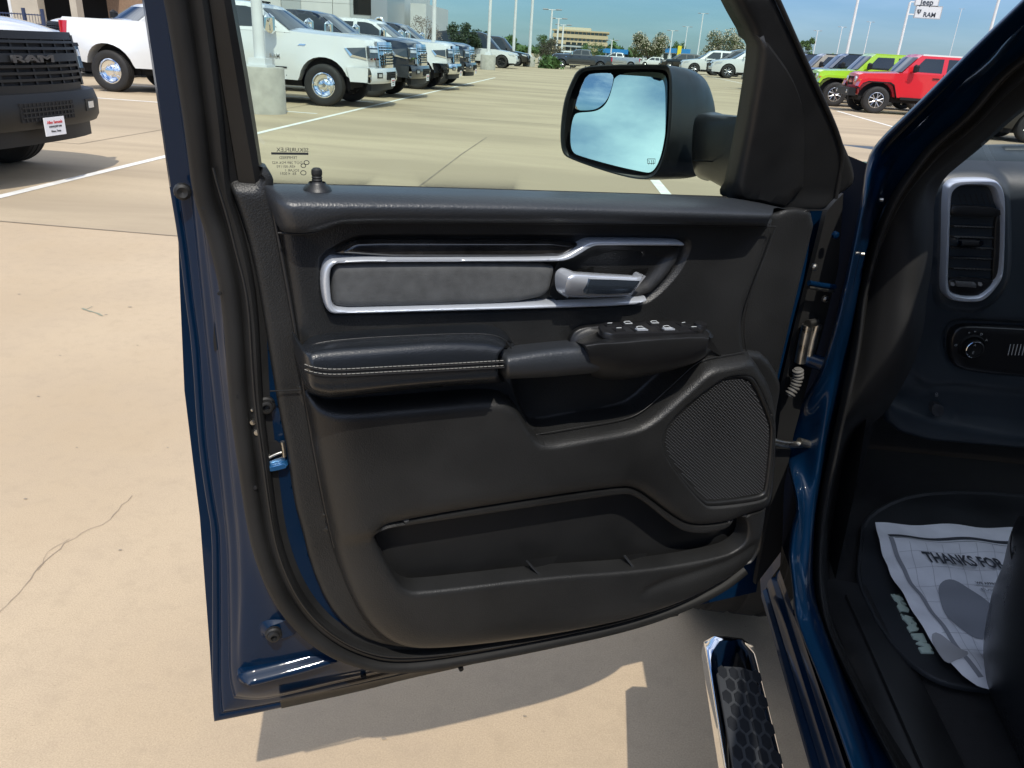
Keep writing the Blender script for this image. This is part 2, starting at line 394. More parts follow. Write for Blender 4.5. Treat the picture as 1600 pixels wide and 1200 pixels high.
# black sill strip on the lower hem
loft('hem_strip', [([(438,1094),(560,1070),(700,1038),(900,990),(1060,953)], -.070), ([(438,1098),(560,1073),(700,1041),(900,993),(1060,956)], -.086), ([(440,1107),(560,1081),(640,1060),(720,1043),(900,997),(1060,962)], -.098)], RUBB, door, nu=60, nv=10)
for q in ((568, 1056), (720, 1044)):
    u, v, w = D(*q, -.082); MB().lathe([(.0, -.003), (.004, -.003), (.0045, 0), (.0045, .006)], 14, 'Y', (u, -w-.001, v)).build('plug', RUBD, door)
# ---- trim panel
MAIN = P([(436,330),(436,362),(448,430),(462,520),(470,590),(480,650),(492,720),(507,800),(522,865),(548,935),(580,985),(625,1013),(690,1014),(800,1001),(900,985),(1000,963),(1080,934),(1145,897),(1174,873),(1190,840),(1198,790),(1203,740),(1208,660),(1200,600),(1172,556),(1166,545),(1163,510),(1168,478),(1185,435),(1200,390),(1212,352),(1216,335),(1000,325),(700,320)], 0, 2)
PKT = P([(579,826),(590,819),(700,803),(960,765),(978,765),(1000,777),(1045,815),(1070,826),(1100,826),(1131,818),(1138,803),(1158,800),(1162,830),(1150,849),(1125,862),(1000,883),(850,892),(660,915),(630,914),(612,893),(593,858)], 0, 2)
TOPL = P([(440,600),(478,612),(495,622),(520,628),(650,618),(770,608),(797,622),(815,650),(833,681),(900,669),(975,657),(1005,643),(1040,612),(1062,592),(1085,570),(1105,560),(1135,556),(1165,550),(1215,560),(1260,700),(1260,1000),(700,1200),(380,1100)], 0, 2)
LEFTL = P([(440,500),(478,640),(496,720),(515,800),(540,880),(580,960),(640,1010),(1000,1100),(1400,1000),(1400,400)], 0, 1)
BOTL = P([(540,830),(575,816),(700,792),(960,753),(985,757),(1010,775),(1050,805),(1075,815),(1130,810),(1165,792),(1300,780),(1300,300),(300,300),(300,850)], 0, 2)
RC = P([(798,605),(815,648),(835,678),(900,665),(975,653),(1003,640),(1037,608),(1060,588),(1085,566),(1110,540),(1090,530),(900,545),(800,560)], -.01, 2)
BZ = P([(500,396),(545,372),(570,366),(700,366),(1065,367),(1085,376),(1080,405),(1062,435),(1030,468),(1005,482),(850,490),(530,498),(506,494),(496,460),(496,420)], 0, 2)
SPK = P([(1030,692),(1034,668),(1058,638),(1118,592),(1140,583),(1168,583),(1184,595),(1209,655),(1211,680),(1203,768),(1196,782),(1112,793),(1094,788),(1040,722)], .022, 2)
CREASE = (np.array([D(x, y, .02)[:2] for x, y in [(1015,924),(1040,912),(1090,897),(1140,880),(1180,858)]]),)
def h_trim(V, d):
    sM = sdf(V, MAIN); sB = sdf(V, BOTL); sL = sdf(V, LEFTL); sT = sdf(V, TOPL)
    w = -.022+.006*rnd(d, .008)+.016*rnd(sM, .014)
    low = rnd(sT, .012)
    fadeL = ss(sL-.042, .030)
    base = .018*low*rnd(sM, .050)
    bul = .011*low*rnd(sL, .065)*(1-(1-rnd(sB, .040))*fadeL)*(1-(1-ss(sB+.02, .03))*1.0)
    under = -.012*fadeL*(1-rnd(sB, .030))*(sB > -.012)*inside(V, BOTL)
    w = w+base+bul+under
    w = w-.032*ss(sdf(V, RC), .008)*(1-ss(sT, .008))
    w = w-.006*ss(sdf(V, BZ), .006)
    w = w-.007*ss(sdf(V, SPK), .004)
    dc = segdist(V, CREASE[0], False); w = w-.005*np.exp(-(dc/.010)**2)*(sT > 0)
    w = w-.028*ss(V[:, 1]-1.338, .03)*(V[:, 0] < .12)
    # upper field is gently hollow
    w = w-.006*ss(sM, .08)*(sT < 0)
    return w
trim = relief('trim_panel', [OUT, PKT], h_trim, PLAS, door, step=.0065, feats=[MAIN, TOPL, BOTL, RC, BZ, SPK, CREASE], frings=(-.018, -.0115, -.0065, -.003, -.0008, .0008, .003, .0065, .0115, .018), rings=(.0006, .002, .004, .008), back=.03, ang=60, eps=.0007)
# pocket behind the opening
PKO = P([(560,800),(700,780),(960,740),(1010,750),(1060,800),(1175,775),(1185,840),(1160,880),(1000,905),(850,915),(640,940),(600,910),(570,850)], -.04, 1)
relief('map_pocket', [PKO], lambda V, d: -.030+.008*(1-rnd(d, .02)), PLASF, door, step=.012, back=.002)
for a, b, c in (((822,876),(846,902),(872,868)), ((975,868),(992,890),(1012,864))):
    p = [D(*a, -.008), D(*b, .008), D(*c, -.019)]
    m = MB(); A_ = [Vector(L3(q[0], q[1], q[2])) for q in p]; base = Vector(L3(D(*b, -.019)[0], D(*b, -.019)[1]-.02, -.019))
    m.add([A_[0], A_[1], base, A_[2], A_[0]+Vector((.002, 0, .001)), A_[1]+Vector((.002, 0, .001))], [(0,1,2), (0,2,3), (4,5,2), (4,3,2), (0,4,5,1), (0,3,4)])
    m.tube([A_[0], A_[1]], .0016, 6)
    m.build('pocket_rib', PLASF, door)
# seams that catch the light
line('panel_seam', [(1213,353),(1198,395),(1182,435),(1167,478),(1162,515),(1166,548)], -.006, .0011, PLASF, door)
line('shelf_edge', [(833,680),(900,668),(975,656),(1005,643),(1040,611),(1062,591),(1085,569),(1105,560),(1135,556),(1166,549)], .006, .0009, PLASF, door)
line('flange_seam', [(422,611),(450,610),(474,609)], -.010, .0010, VOID, door, smooth=0)
line('flange_rib', [(421,300),(437,380),(463,523),(476,614),(487,680),(505,780),(523,855)], -.006, .0022, PLASF, door)
# ---- padded upper roll
loft('upper_pad', [([(414,287),(600,291),(800,297),(1000,303),(1132,308),(1175,313),(1221,324)], -.035), ([(416,292),(600,295),(800,301),(1000,307),(1132,312),(1175,317),(1221,327)], -.005),
    ([(418,303),(600,304),(800,309),(1000,315),(1132,320),(1222,330)], .026), ([(422,322),(600,321),(800,324),(1000,329),(1222,336)], .042),
    ([(428,344),(470,348),(515,342),(560,337),(800,339),(1000,341),(1217,345)], .040), ([(433,360),(470,363),(498,359),(520,351),(545,346),(700,346),(1000,348),(1213,352)], .028),
    ([(434,363),(470,366),(500,362),(522,354),(545,349),(700,349),(1000,351),(1212,354)], -.01)], LEATH, door, nu=120, nv=48, ends=.03, wback=-.02)
line('pad_piping', [(434,364),(470,366),(490,364),(505,358),(524,350),(545,347),(700,348),(1000,350),(1212,354)], .012, .0012, PLASF, door)
# ---- lock pin
u, v, w = D(496, 296, .008)
MB().lathe([(.016, -.001), (.014, .003), (.010, .0058), (.009, .008), (.009, .005)], 24, 'Z', (u, -w, v)).build('lock_collar', PLASF, door)
pr = [(.0055, 0)]+[(.0058 if k % 2 else .0052, .004+k*.0014) for k in range(8)]+[(.0060, .016), (.0056, .019), (.0035, .021), (0, .0215)]
MB().lathe(pr, 18, 'Z', (u, -w, v+.002)).build('lock_pin', RUBD, door)
# ---- accent strip, silver band, fabric
relief('accent_strip', [P([(519,403),(546,379),(562,374),(690,375),(916,376),(882,400),(868,403)], .002, 1)], lambda V, d: -.004+.010*rnd(d, .007), GLOSSB, door, step=.006, rings=(.0005, .001, .002, .0035, .005, .007), back=.01)
BAND = [(522,402),(700,402),(868,401),(884,397),(900,387),(918,376),(934,374),(1060,376),(1069,379),(1071,385),(1060,385),(935,384),(922,387),(905,398),(888,407),(870,410),(700,410),(531,411),(520,416),(516,428),(517,455),(519,474),(527,483),(600,481),(850,474),(930,470),(1000,467),(1016,465),(1006,473),(985,478),(850,483),(700,487),(527,492),(513,489),(506,474),(502,448),(503,424),(509,410)]
relief('silver_band', [P(BAND, .006, 1)], lambda V, d: -.002+.012*rnd(d, .0035), SATIN, door, step=.006, rings=(.0004, .001, .002, .0034), back=.012, seg=.003)
relief('fabric_insert', [P([(519,430),(522,416),(532,411),(872,410),(866,432),(856,474),(600,481),(527,482),(519,474)], .003, 2)], lambda V, d: -.006+.011*rnd(d, .010), FABRIC, door, step=.008, rings=(.001, .003, .006, .010), back=.008)
# ---- handle surround with its scooped cup
HS = P([(873,409),(888,406),(906,397),(923,386),(936,383),(1066,384),(1062,405),(1044,432),(1010,466),(930,471),(857,474),(866,432)], .0, 1)
HCUP = P([(936,428),(940,410),(951,397),(1006,394),(1010,400),(997,418),(984,433),(975,440),(945,440)], 0, 1)
relief('handle_surround', [HS], lambda V, d: -.004-.036*ss(sdf(V, HCUP), .012)-.008*ss(d, .02), PLASF, door, step=.005, feats=[HCUP], frings=(-.003, 0, .003, .006, .009, .012), rings=(.0008, .003), back=.004)
relief('cup_shade_sheet', [HCUP*.0+HCUP], lambda V, d: -.036+0*d, VOID, door, step=.02, rings=(), back=.002)  # black sheet laid in the cup, its shade put into the colour
loft('door_handle', [([(896,424),(940,427),(1008,431)], .012), ([(892,426),(935,429),(1008,432)], .036), ([(886,431),(930,435),(1006,437)], .042), ([(882,440),(925,445),(1003,444)], .043),
    ([(879,455),(922,456),(994,455)], .036), ([(880,462),(922,462),(985,461)], .028), ([(884,464),(922,465),(980,463)], .008)], HANDM, door, nu=30, nv=34, ends=.05, wback=.014, smooth=0, cap=True)
loft('handle_face', [([(918,436),(960,437),(1004,439)], .0455), ([(915,448),(950,450),(996,449)], .0455), ([(913,459),(950,460),(988,458)], .040)], mat('dark metallic handle face', (.10, .13, .17), .25, metal=.8), door, nu=24, nv=14, ends=.06, wback=.038, smooth=0)
# ---- armrest
ar = [([(472,541),(478,529),(500,520),(600,513),(740,506),(770,508),(792,519),(801,536)], -.006), ([(471,548),(485,537),(520,531),(600,525),(750,519),(785,526),(799,543)], .048),
    ([(470,556),(488,548),(520,545),(600,540),(700,534),(782,537),(798,550)], .078), ([(471,568),(490,570),(520,572),(600,567),(700,563),(790,558)], .088),
    ([(473,590),(493,597),(520,600),(650,589),(790,579)], .086), ([(476,605),(497,615),(522,618),(650,603),(790,593)], .074), ([(477,608),(497,619),(522,622),(650,607),(790,597)], .0)]
loft('armrest_pad', ar, LEATH2, door, nu=120, nv=56, ends=.05, wback=.0, cap=True)
line('armrest_seam', [(474,550),(487,538),(520,532),(600,526),(750,520),(786,527),(799,544)], .052, .0010, STITCH if False else PLASF, door)
for dy in (0, 8):
    q = np.array([D(x, y+dy, .0895) for x, y in [(476,569),(490,574),(520,577.5),(600,573),(700,568),(788,563)]])
    line('seam_groove', [(476,572+dy),(490,577+dy),(520,580.5+dy),(600,576+dy),(700,571+dy),(788,566+dy)], .0885, .0011, VOID, door, smooth=1)
    q = chaikin(q, 2, False); q = resample(q, step=.0052); mb = MB()
    for i in range(len(q)-1):
        a, b = q[i], q[i]+(q[i+1]-q[i])*.74; mb.tube([L3(a[0], a[1], a[2]), L3((a[0]+b[0])/2, (a[1]+b[1])/2, a[2]+.0006), L3(b[0], b[1], b[2])], .00048, 5)
    tag(mb.build('stitching', STITCH, door), kind='stuff')
# ---- pull bar
loft('pull_handle', [([(790,545),(800,539),(850,534),(905,529),(945,532),(960,545)], -.01), ([(789,552),(850,543),(905,538),(948,541),(966,552)], .052),
    ([(789,560),(850,551),(915,546),(954,549),(969,558)], .070), ([(789,575),(850,571),(925,566),(958,566),(968,567)], .074),
    ([(789,589),(850,587),(920,580),(950,578),(962,574)], .062), ([(789,592),(850,590),(920,584),(950,581),(962,577)], .02), ([(789,592),(850,588),(920,582),(950,580),(962,576)], -.01)], LEATH, door, nu=70, nv=48, ends=.02, wback=.01, cap=True)
line('pull_handle_seam', [(960,533,.072),(972,546,.078),(974,560,.078),(966,575,.070)], .078, .0015, PLASF, door)
# ---- switch console
loft('console_rim', [([(886,536),(888,524),(896,512),(918,506),(1000,502),(1086,504),(1104,510),(1114,522)], -.012), ([(888,537),(891,525),(899,514),(920,508),(1000,504),(1086,506),(1105,512),(1115,524)], .012),
    ([(893,538),(898,528),(908,519),(928,512),(1000,508),(1086,509),(1104,515),(1114,527)], .018), ([(903,537),(909,531),(920,525),(938,517),(1000,512),(1086,512),(1101,518),(1111,529)], .022)], PLASF, door, nu=80, nv=24)
loft('switch_console', [([(898,534),(912,526),(935,517),(1000,509),(1085,510),(1103,515),(1115,527)], .018), ([(905,536),(925,530),(950,526),(1005,521),(1088,518),(1108,523),(1117,530)], .052),
    ([(912,538),(935,534),(960,533),(1020,528),(1094,524),(1112,528),(1118,532)], .078), ([(918,544),(940,541),(968,541),(1020,535),(1096,530),(1112,532),(1118,535)], .084),
    ([(922,560),(940,562),(970,566),(1020,561),(1088,550),(1106,545),(1116,540)], .080), ([(925,576),(943,582),(975,583),(1030,577),(1083,564),(1100,556),(1113,545)], .062),
    ([(925,586),(945,592),(980,591),(1035,582),(1083,568),(1100,558),(1112,547)], .03), ([(925,588),(945,594),(980,593),(1035,583),(1083,569),(1100,559),(1112,548)], -.03)], PLASF, door, nu=90, nv=64, ends=(.0, .07), wback=.0, cap=True)
# switch plate and its switches sit on the sloping top: plane through three points
def q3(px, py, w): a = D(px, py, w); return Vector(L3(*a))
pa, pb, pc = q3(945, 508, .026), q3(1097, 505, .026), q3(958, 527, .070)
ex = (pb-pa).normalized(); ey = (pa-pc); ey = (ey-ex*ey.dot(ex)); hgt = ey.length; ey.normalize(); ez = ex.cross(ey)
if ez.z < 0: ez = -ez
LW = (pb-pa).length
def SP(x, y, z=0.): return pc+ex*x+ey*y+ez*(z+.002)+ex*0
plate = chaikin([(-.012, .012), (-.002, hgt+.001), (LW*.3, hgt+.002), (LW-.02, hgt+.001), (LW-.004, hgt*.55), (LW-.012, .004), (.004, 0), (-.006, .004)], 2)
relief('switch_plate', [plate], lambda V, d: .0025*rnd(d, .002), GLOSSB if False else mat('satin black plate', (.014, .014, .015), .28), door, step=.01, rings=(.0006, .0018), back=.006, P3=lambda u, v, w: SP(u, v, w), eps=.0003)
swm = mat('switch black', (.012, .012, .013), .35)
def switch(x, y, sx, sy, tilt=.2, ic=True):
    mb = MB(); h0, h1 = .0048, .0032
    v = [SP(x-sx, y-sy, .001), SP(x+sx, y-sy, .001), SP(x+sx, y+sy, .001), SP(x-sx, y+sy, .001), SP(x-sx*.85, y-sy*.8, h0), SP(x+sx*.85, y-sy*.8, h0), SP(x+sx*.85, y+sy*.85, h1), SP(x-sx*.85, y+sy*.85, h1)]
    mb.hexa(v); o = mb.build('switch', swm, door, False); return o
def mark(pts, z=.0056, r=.0006):
    return MB().tube([SP(*p, z) for p in pts], r, 5).build('switch_mark', WHITEI, door)
for x, y in ((.010, hgt*.70), (.014, hgt*.30)): switch(x, y, .008, hgt*.15); 
for x in (.044, .085):
    switch(x-.006, hgt*.74, .010, hgt*.16); switch(x+.002, hgt*.30, .013, hgt*.24)
    for k in (0, 1):
        cx_, cy_ = x-.006+k*.008, hgt*(.74 if k == 0 else .30)
        mark([(cx_-.005, cy_-.003), (cx_-.005, cy_+.002), (cx_-.001, cy_+.005), (cx_+.005, cy_+.005), (cx_+.005, cy_-.003), (cx_-.005, cy_-.003)], .0052)
    silver = [SP(x-.007, hgt*.10, .0058), SP(x+.009, hgt*.10, .0058), SP(x+.009, hgt*.26, .0052), SP(x-.007, hgt*.26, .0052)]
    mk('switch_tip', silver+[p-ez*.003 for p in silver], [(0,1,2,3), (0,1,5,4), (1,2,6,5), (2,3,7,6), (3,0,4,7)], SATIN, door, False)
switch(.122, hgt*.62, .009, hgt*.2); switch(.128, hgt*.26, .007, hgt*.13)
MB().tube([SP(.146, hgt*.5, 0), SP(.146, hgt*.5, .0065)], [.0095, .0085], 20).build('mirror_dial', swm, door)
mark([(.146+.006*math.cos(a), hgt*.5+.006*math.sin(a)) for a in np.linspace(-2.6, .6, 9)], .0056)
mark([(.128-.004, hgt*.26), (.128+.004, hgt*.26)], .0056); mark([(.119, hgt*.62), (.125, hgt*.66)], .0056); mark([(.0065, hgt*.70), (.0135, hgt*.72)], .0056); mark([(.0105, hgt*.30), (.0175, hgt*.30)], .0056)
# ---- speaker grille: bezel, dish and punched mesh
SO = P([(1031,692),(1035,668),(1059,638),(1119,591),(1141,583),(1168,583),(1183,595),(1209,656),(1211,680),(1202,768),(1195,782),(1111,793),(1094,788),(1040,722)], .024, 2)
SI = P([(1036,692),(1040,671),(1063,643),(1122,597),(1142,590),(1164,590),(1178,600),(1203,658),(1205,680),(1197,764),(1190,775),(1112,785),(1098,781),(1046,721)], .024, 2)
relief('speaker_bezel', [SO, SI], lambda V, d: .021+.005*rnd(d, .003), PLASF, door, step=.004, rings=(.0006, .0018, .003), back=.01, seg=.003)
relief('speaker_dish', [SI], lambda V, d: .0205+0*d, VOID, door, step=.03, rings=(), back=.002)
mb = MB(); lo, hi = SI.min(0), SI.max(0); pitch_u, pitch_v = .0056, .0050
row = 0; v = lo[1]; cells = []
while v < hi[1]:
    u = lo[0]+(row % 2)*pitch_u/2
    while u < hi[0]: cells.append((u, v)); u += pitch_u
    v += pitch_v/2*1.0; row += 1
cells = np.array(cells); cells = cells[sdf(cells, SI) > .003]
for u, v in cells:
    a, b = .0021, .00075
    w = .0232
    mb.add([L3(u-a, v, w-.0012), L3(u, v-b*1.4, w-.0004), L3(u+a, v, w-.0012), L3(u, v+b*1.4, w), L3(u, v, w+.0010)], [(0,1,4), (1,2,4), (2,3,4), (3,0,4)])
    mb.add([L3(u-a, v, w-.0014), L3(u-a-.0011, v-pitch_v/4, w-.0024), L3(u-a+.0002, v-pitch_v/4, w-.0024), L3(u-a+.0008, v, w-.0014)], [(0,1,2,3)])
tag(mb.build('speaker_mesh', mat('punched grille', (.024, .024, .024), .42), door, False), kind='stuff')
# ---- weatherstrips
SEAL = [(277,-60),(290,0),(305,100),(317,187),(324,250),(331,310),(345,350),(357,390),(370,450),(376,500),(380,560),(385,640),(393,700),(402,770),(412,840),(428,895),(452,945),(484,985),(522,1014),(562,1032),(610,1043),(680,1038),(780,1020),(880,1000),(980,978),(1060,952),(1130,918),(1165,890)]
q = np.array([D(x, y, -.016 if y > 290 else -.020, LEAN) for x, y in SEAL]); q = resample(chaikin(q, 2, False), step=.008)
def profile_sweep(name, q, prof, m):
    """q (u,v,w) path, prof [(across, w)] """
    t = np.gradient(q[:, :2], axis=0); t /= np.linalg.norm(t, axis=1, keepdims=True); nn = np.stack([-t[:, 1], t[:, 0]], 1)
    V = [L3(a[0]+n_[0]*s, a[1]+n_[1]*s, a[2]+h) for a, n_ in zip(q, nn) for s, h in prof]; k = len(prof)
    F__ = [(i*k+j, i*k+j+1, (i+1)*k+j+1, (i+1)*k+j) for i in range(len(q)-1) for j in range(k-1)]
    return mk(name, V, F__, m, door, True, 60)
profile_sweep('door_seal', q, [(-.019, -.022), (-.0185, -.006), (-.014, .000), (-.006, .0015), (-.0005, -.001), (.0015, -.007), (.003, -.009), (.006, -.004), (.010, .001), (.0145, .003), (.018, .000), (.0195, -.006), (.021, -.013), (.029, -.0155), (.030, -.026)], RUBB)
line('seal_lip', [(333,262),(340,290),(356,340),(368,390),(384,450),(390,500),(393,560),(399,640),(408,700),(417,770),(428,840),(443,890),(468,940),(498,975),(534,1002),(572,1019),(615,1028),(690,1024),(790,1009),(890,990),(990,967),(1070,940),(1130,905)], -.008, .0016, PLASF, door)
for x, y in ((343,459),(372,620),(399,763),(318,325)):
    MB().lathe([(0, 0), (.0022, 0), (.0028, .002)], 10, 'Y', L3(*D(x, y, -.0145))).build('vent_hole', VOID, door)
# ---- latch, striker pads, plugs on the free edge
LB_ = P([(414,690),(440,688),(444,712),(420,722),(408,712)], -.03, 0)
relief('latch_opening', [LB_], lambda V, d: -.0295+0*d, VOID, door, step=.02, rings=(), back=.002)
loft('latch_plate', [([(407,690),(413,705),(420,720)], -.024), ([(412,688),(418,703),(424,716)], -.026)], STEEL, door, nu=8, nv=5, linear=False, smooth=0)
loft('latch_plate', [([(418,722),(445,712)], -.022), ([(417,730),(446,722)], -.026)], STEEL, door, nu=8, nv=5, smooth=0)
line('latch_fork', [(441,690),(443,700),(444,713)], -.022, .003, STEEL, door, smooth=0)
line('latch_fork', [(420,715),(432,709),(443,706)], -.024, .002, STEEL, door, smooth=0)
relief('latch_cap', [P([(415,728),(448,720),(453,728),(450,733),(420,740),(414,736)], -.02, 1)], lambda V, d: -.026+.008*rnd(d, .004), mat('sky tinted blue paint', (.02, .12, .30), .22, metal=.5, coat=1.), door, step=.006, rings=(.001, .003), back=.01)  # bluer than the body paint: the sky's reflection is put into the colour
for (x, y, w) in ((415, 632, -.03), (427, 989, -.045)):
    u, v, w = D(x, y, w); c = (u, -w, v)
    MB().lathe([(.0115, .001), (.0115, -.004), (.0095, -.006), (.0085, -.006), (.008, -.011), (.006, -.012), (.0045, -.012), (.004, -.006), (0, -.005)], 24, 'Y', c).build('rubber_stop', RUBD, door)
for x, y, w, r in ((395, 659, -.018, .004), (402, 675, -.018, .0045), (411, 724, -.02, .004), (394, 640, -.018, .002)):
    MB().lathe([(r, .001), (r*.9, -.002), (0, -.0025)], 12, 'Y', L3(*D(x, y, w))).build('screw_head', STEEL, door)
# ---- window frame, glass run, sail
def fr(name, curves, m, nv=None, linear=True): return loft(name, curves, m, door, nu=26, nv=nv, lean=LEAN, linear=linear, smooth=1, ang=25)
def ext(a, b, k=1.7): return (a[0]-(b[0]-a[0])*k, a[1]-(b[1]-a[1])*k)
def col(*p): return [ext(p[0], p[1])]+list(p)
fr('frame_outer', [(col((222,0),(237,100),(250,187),(266,300)), -.125), (col((225,0),(240,100),(253,187),(268,300)), -.112), (col((256,0),(270,100),(283,187),(300,300)), -.100), (col((259,0),(273,100),(286,187),(303,300)), -.092),
     (col((268,0),(283,100),(298,187),(317,300)), -.088), (col((272,0),(287,100),(302,187),(324,300)), -.06)], BLUE)
fr('frame_rubber', [(col((272,0),(287,100),(302,187),(323,300)), -.06), (col((292,0),(307,100),(322,187),(343,300)), -.050), (col((296,0),(311,100),(326,187),(347,300)), -.058),
     (col((305,0),(320,100),(334,187),(352,300)), -.060), (col((310,0),(325,100),(339,187),(356,300)), -.046), (col((322,0),(337,100),(352,187),(370,300)), -.042)], RUBB)
fr('frame_channel', [(col((322,0),(337,100),(352,187),(370,300)), -.042), (col((327,0),(342,100),(357,187),(376,302)), -.030), (col((350,0),(366,100),(381,187),(402,302)), -.028), (col((361,0),(379,100),(393,187),(412,302)), -.032), (col((367,0),(385,100),(399,187),(414,289)), -.046)], PLASF)
hb = q3(285, 300, -.085)
MB().lathe([(.010, .004), (.009, -.003), (.006, -.005), (.003, -.004), (0, -.003)], 16, 'Y', tuple(hb)).build('rubber_stop', RUBD, door)
def PL(pts, w, sm=1): return chaikin(np.array([D(x, y, w, LEAN)[:2] for x, y in pts]), sm) if sm else np.array([D(x, y, w, LEAN)[:2] for x, y in pts])
def L3l(u, v, w): return (u, -(w+LEAN*max(0., v-1.33)), v)
SAIL = PL([(1150,-14),(1153,0),(1186,60),(1183,102),(1164,215),(1144,311),(1160,316),(1215,330),(1262,334),(1292,332),(1303,318),(1318,305),(1338,292),(1342,272),(1336,250),(1315,202),(1288,148),(1252,68),(1222,2),(1215,-14)], -.03)
SCOV = PL([(1181,75),(1186,62),(1197,56),(1215,80),(1242,118),(1257,154),(1264,190),(1263,328),(1137,309),(1156,218),(1176,100)], -.02)
relief('sail_panel', [SAIL], lambda V, d: -.045+.014*rnd(d, .010)+.010*rnd(sdf(V, SCOV), .007), PLASF, door, step=.009, feats=[SCOV], frings=(-.004, 0, .002, .004, .007, .012), rings=(.001, .003, .006, .010), back=.02, P3=L3l, ang=45)
line('sail_edge_seal', [(1208,-14),(1216,0),(1246,68),(1282,148),(1306,200),(1318,240),(1312,275),(1306,310)], -.030, .003, RUBB, door, lean=LEAN)
line('sail_seam', [(1222,334.5),(1256,334.5),(1257,328.5),(1291,328.5)], -.018, .0009, STITCH if False else PLASF, door, smooth=0)
MB().lathe([(.006, .0), (.005, -.003), (0, -.004)], 14, 'Y', q3(1289, 200, -.02)).build('trim_clip', RUBD, door)
# frame above the picture
fa = np.array(D(367, 0, -.03, LEAN)); fb = np.array(D(1185, 0, -.03, LEAN)); dl = (np.array(D(367, 0, -.03, LEAN))-np.array(D(385, 100, -.03, LEAN)))
def ext_up(p0, p1, v): t = (v-p0[1])/(p0[1]-p1[1]); return (p0[0]+(p0[0]-p1[0])*t, v)
la = ext_up(D(295, 0, -.05, LEAN), D(310, 100, -.05, LEAN), 1.80); ra = ext_up(D(1182, 0, -.05, LEAN), D(1215, 60, -.05, LEAN), 1.84)
def lw(v, w0): return w0+LEAN*max(0., v-1.33)
pts = [ext_up(D(295, 0, -.05, LEAN), D(310, 100, -.05, LEAN), 1.66), la, (la[0]+.03, 1.845), ((la[0]+ra[0])/2, 1.875), (ra[0]+.0, 1.86), ext_up(D(1182, 0, -.05, LEAN), D(1215, 60, -.05, LEAN), 1.62)]
pts = resample(chaikin(np.array(pts), 2, False), n=40)
MB().tube([L3(p[0], p[1], lw(p[1], -.06)) for p in pts], .034, 12).build('frame_header', BLUE, door)
GTINT = glass_mat('tinted side glass', (.78, .92, .83))
GL = np.vstack([P([(414,300)], -.05, 0), P([(1170,322)], -.05, 0), [D(1200,100,-.05,LEAN)[:2]], [D(1206,57,-.05,LEAN)[:2]], [(ra[0]-.01, 1.84)], [(la[0]+.03, 1.84)], [D(358,0,-.05,LEAN)[:2]]])
glass = relief('door_glass', [GL], lambda V, d: -.050+0*d, GTINT, door, step=.08, rings=(), back=.004, P3=L3l, seg=.05)
line('belt_seal', [(412,289),(600,292.5),(800,298.5),(1000,304.5),(1134,309)], -.044, .0022, RUBB, door, smooth=0)
# etched marking on the glass, read from outside (mirrored from here)
def gtext(s, x, y, size, al='RIGHT'):
    u, v, w = D(x, y, -.0475, LEAN)
    Mx = Matrix.Translation(L3(u, v, w+.0006)) @ Matrix(((-1,0,0,0),(0,0,-1,0),(0,1,0,0),(0,0,0,1)))
    text('glass_marking', s, size, BLACKI, door, Mx, .00005, al)
sz = .0052
for i, (s, x, y) in enumerate([('SEKURIFLEX', 432, 237), ('TEMPERED', 436, 248), ('DOT 289 M26 AS2', 425, 256), ('43R-001193', 432, 262), ('SOLAR 1', 445, 268), ('E6  4 0051', 437, 273)]):
    gtext(s, x, y, sz*(1.25 if i == 0 else .8), 'RIGHT')
u, v, w = D(453, 240, -.0472, LEAN); MB().box((u-.020, -w-.0003, v-.0012), (u+.020, -w, v+.0012)).build('glass_marking', BLACKI, door, False)
for x, y, r in ((479, 254, .0028), (474, 259, .0026), (474, 270, .003)):
    u, v, w = D(x, y, -.0472, LEAN); MB().tube([L3(u+r*math.cos(a), v+r*.8*math.sin(a), w) for a in np.linspace(0, 2*math.pi, 20, endpoint=False)], .0004, 4, True).build('glass_marking', BLACKI, door)
# ---- outside mirror
MIRB = mat('mirror housing black', (.014, .015, .017), .36, bump=(900, .15, .0002), var=(20, .1))
def wm(px, py, w0=-.215, ku=.50): # tilted front plane of the housing
    u, v, w = D(px, py, w0); u, v, w = D(px, py, w0+ku*(u-.72)); return u, v, w
rim = [(896,121),(903,110),(916,104),(960,101),(1040,101),(1048,106),(1051,130),(1049,200),(1042,240),(1032,265),(1020,278),(1002,281),(960,272),(890,248),(880,240),(876,222),(877,190),(883,152)]
def ringof(pts, f, n=110): q = chaikin(np.array([f(x, y) for x, y in pts]), 2); return resample(q, n=n, closed=True)
back1 = [(899,122),(906,112),(920,105),(962,102),(1045,102),(1068,106),(1092,118),(1100,140),(1104,180),(1098,230),(1084,268),(1060,279),(1010,282),(960,271),(895,248),(884,240),(880,222),(881,190),(886,152)]
back2 = [(930,135),(940,125),(960,118),(990,115),(1045,110),(1080,112),(1100,125),(1110,150),(1117,178),(1112,235),(1098,270),(1068,276),(1020,268),(980,255),(940,240),(930,230),(925,215),(924,190),(926,160)]
inner = [(901,126),(907,115),(918,110),(960,108),(1036,108),(1044,113),(1046,135),(1044,200),(1037,240),(1028,262),(1018,272),(1003,274),(960,265),(896,243),(886,236),(882,221),(883,190),(889,154)]
rings_ = [ringof(inner, lambda x, y: wm(x, y, -.240)), ringof(inner, lambda x, y: wm(x, y, -.218)), ringof(rim, lambda x, y: wm(x, y, -.214)), ringof(rim, lambda x, y: wm(x, y, -.225)), ringof(back1, lambda x, y: wm(x, y, -.285, .10)), ringof(back2, lambda x, y: wm(x, y, -.335, .05))]
cen = rings_[-1].mean(0); rings_.append(cen+(rings_[-1]-cen)*.5+np.array([0, 0, -.015])); rings_.append(np.repeat(cen[None]+[0, 0, -.02], 110, 0))
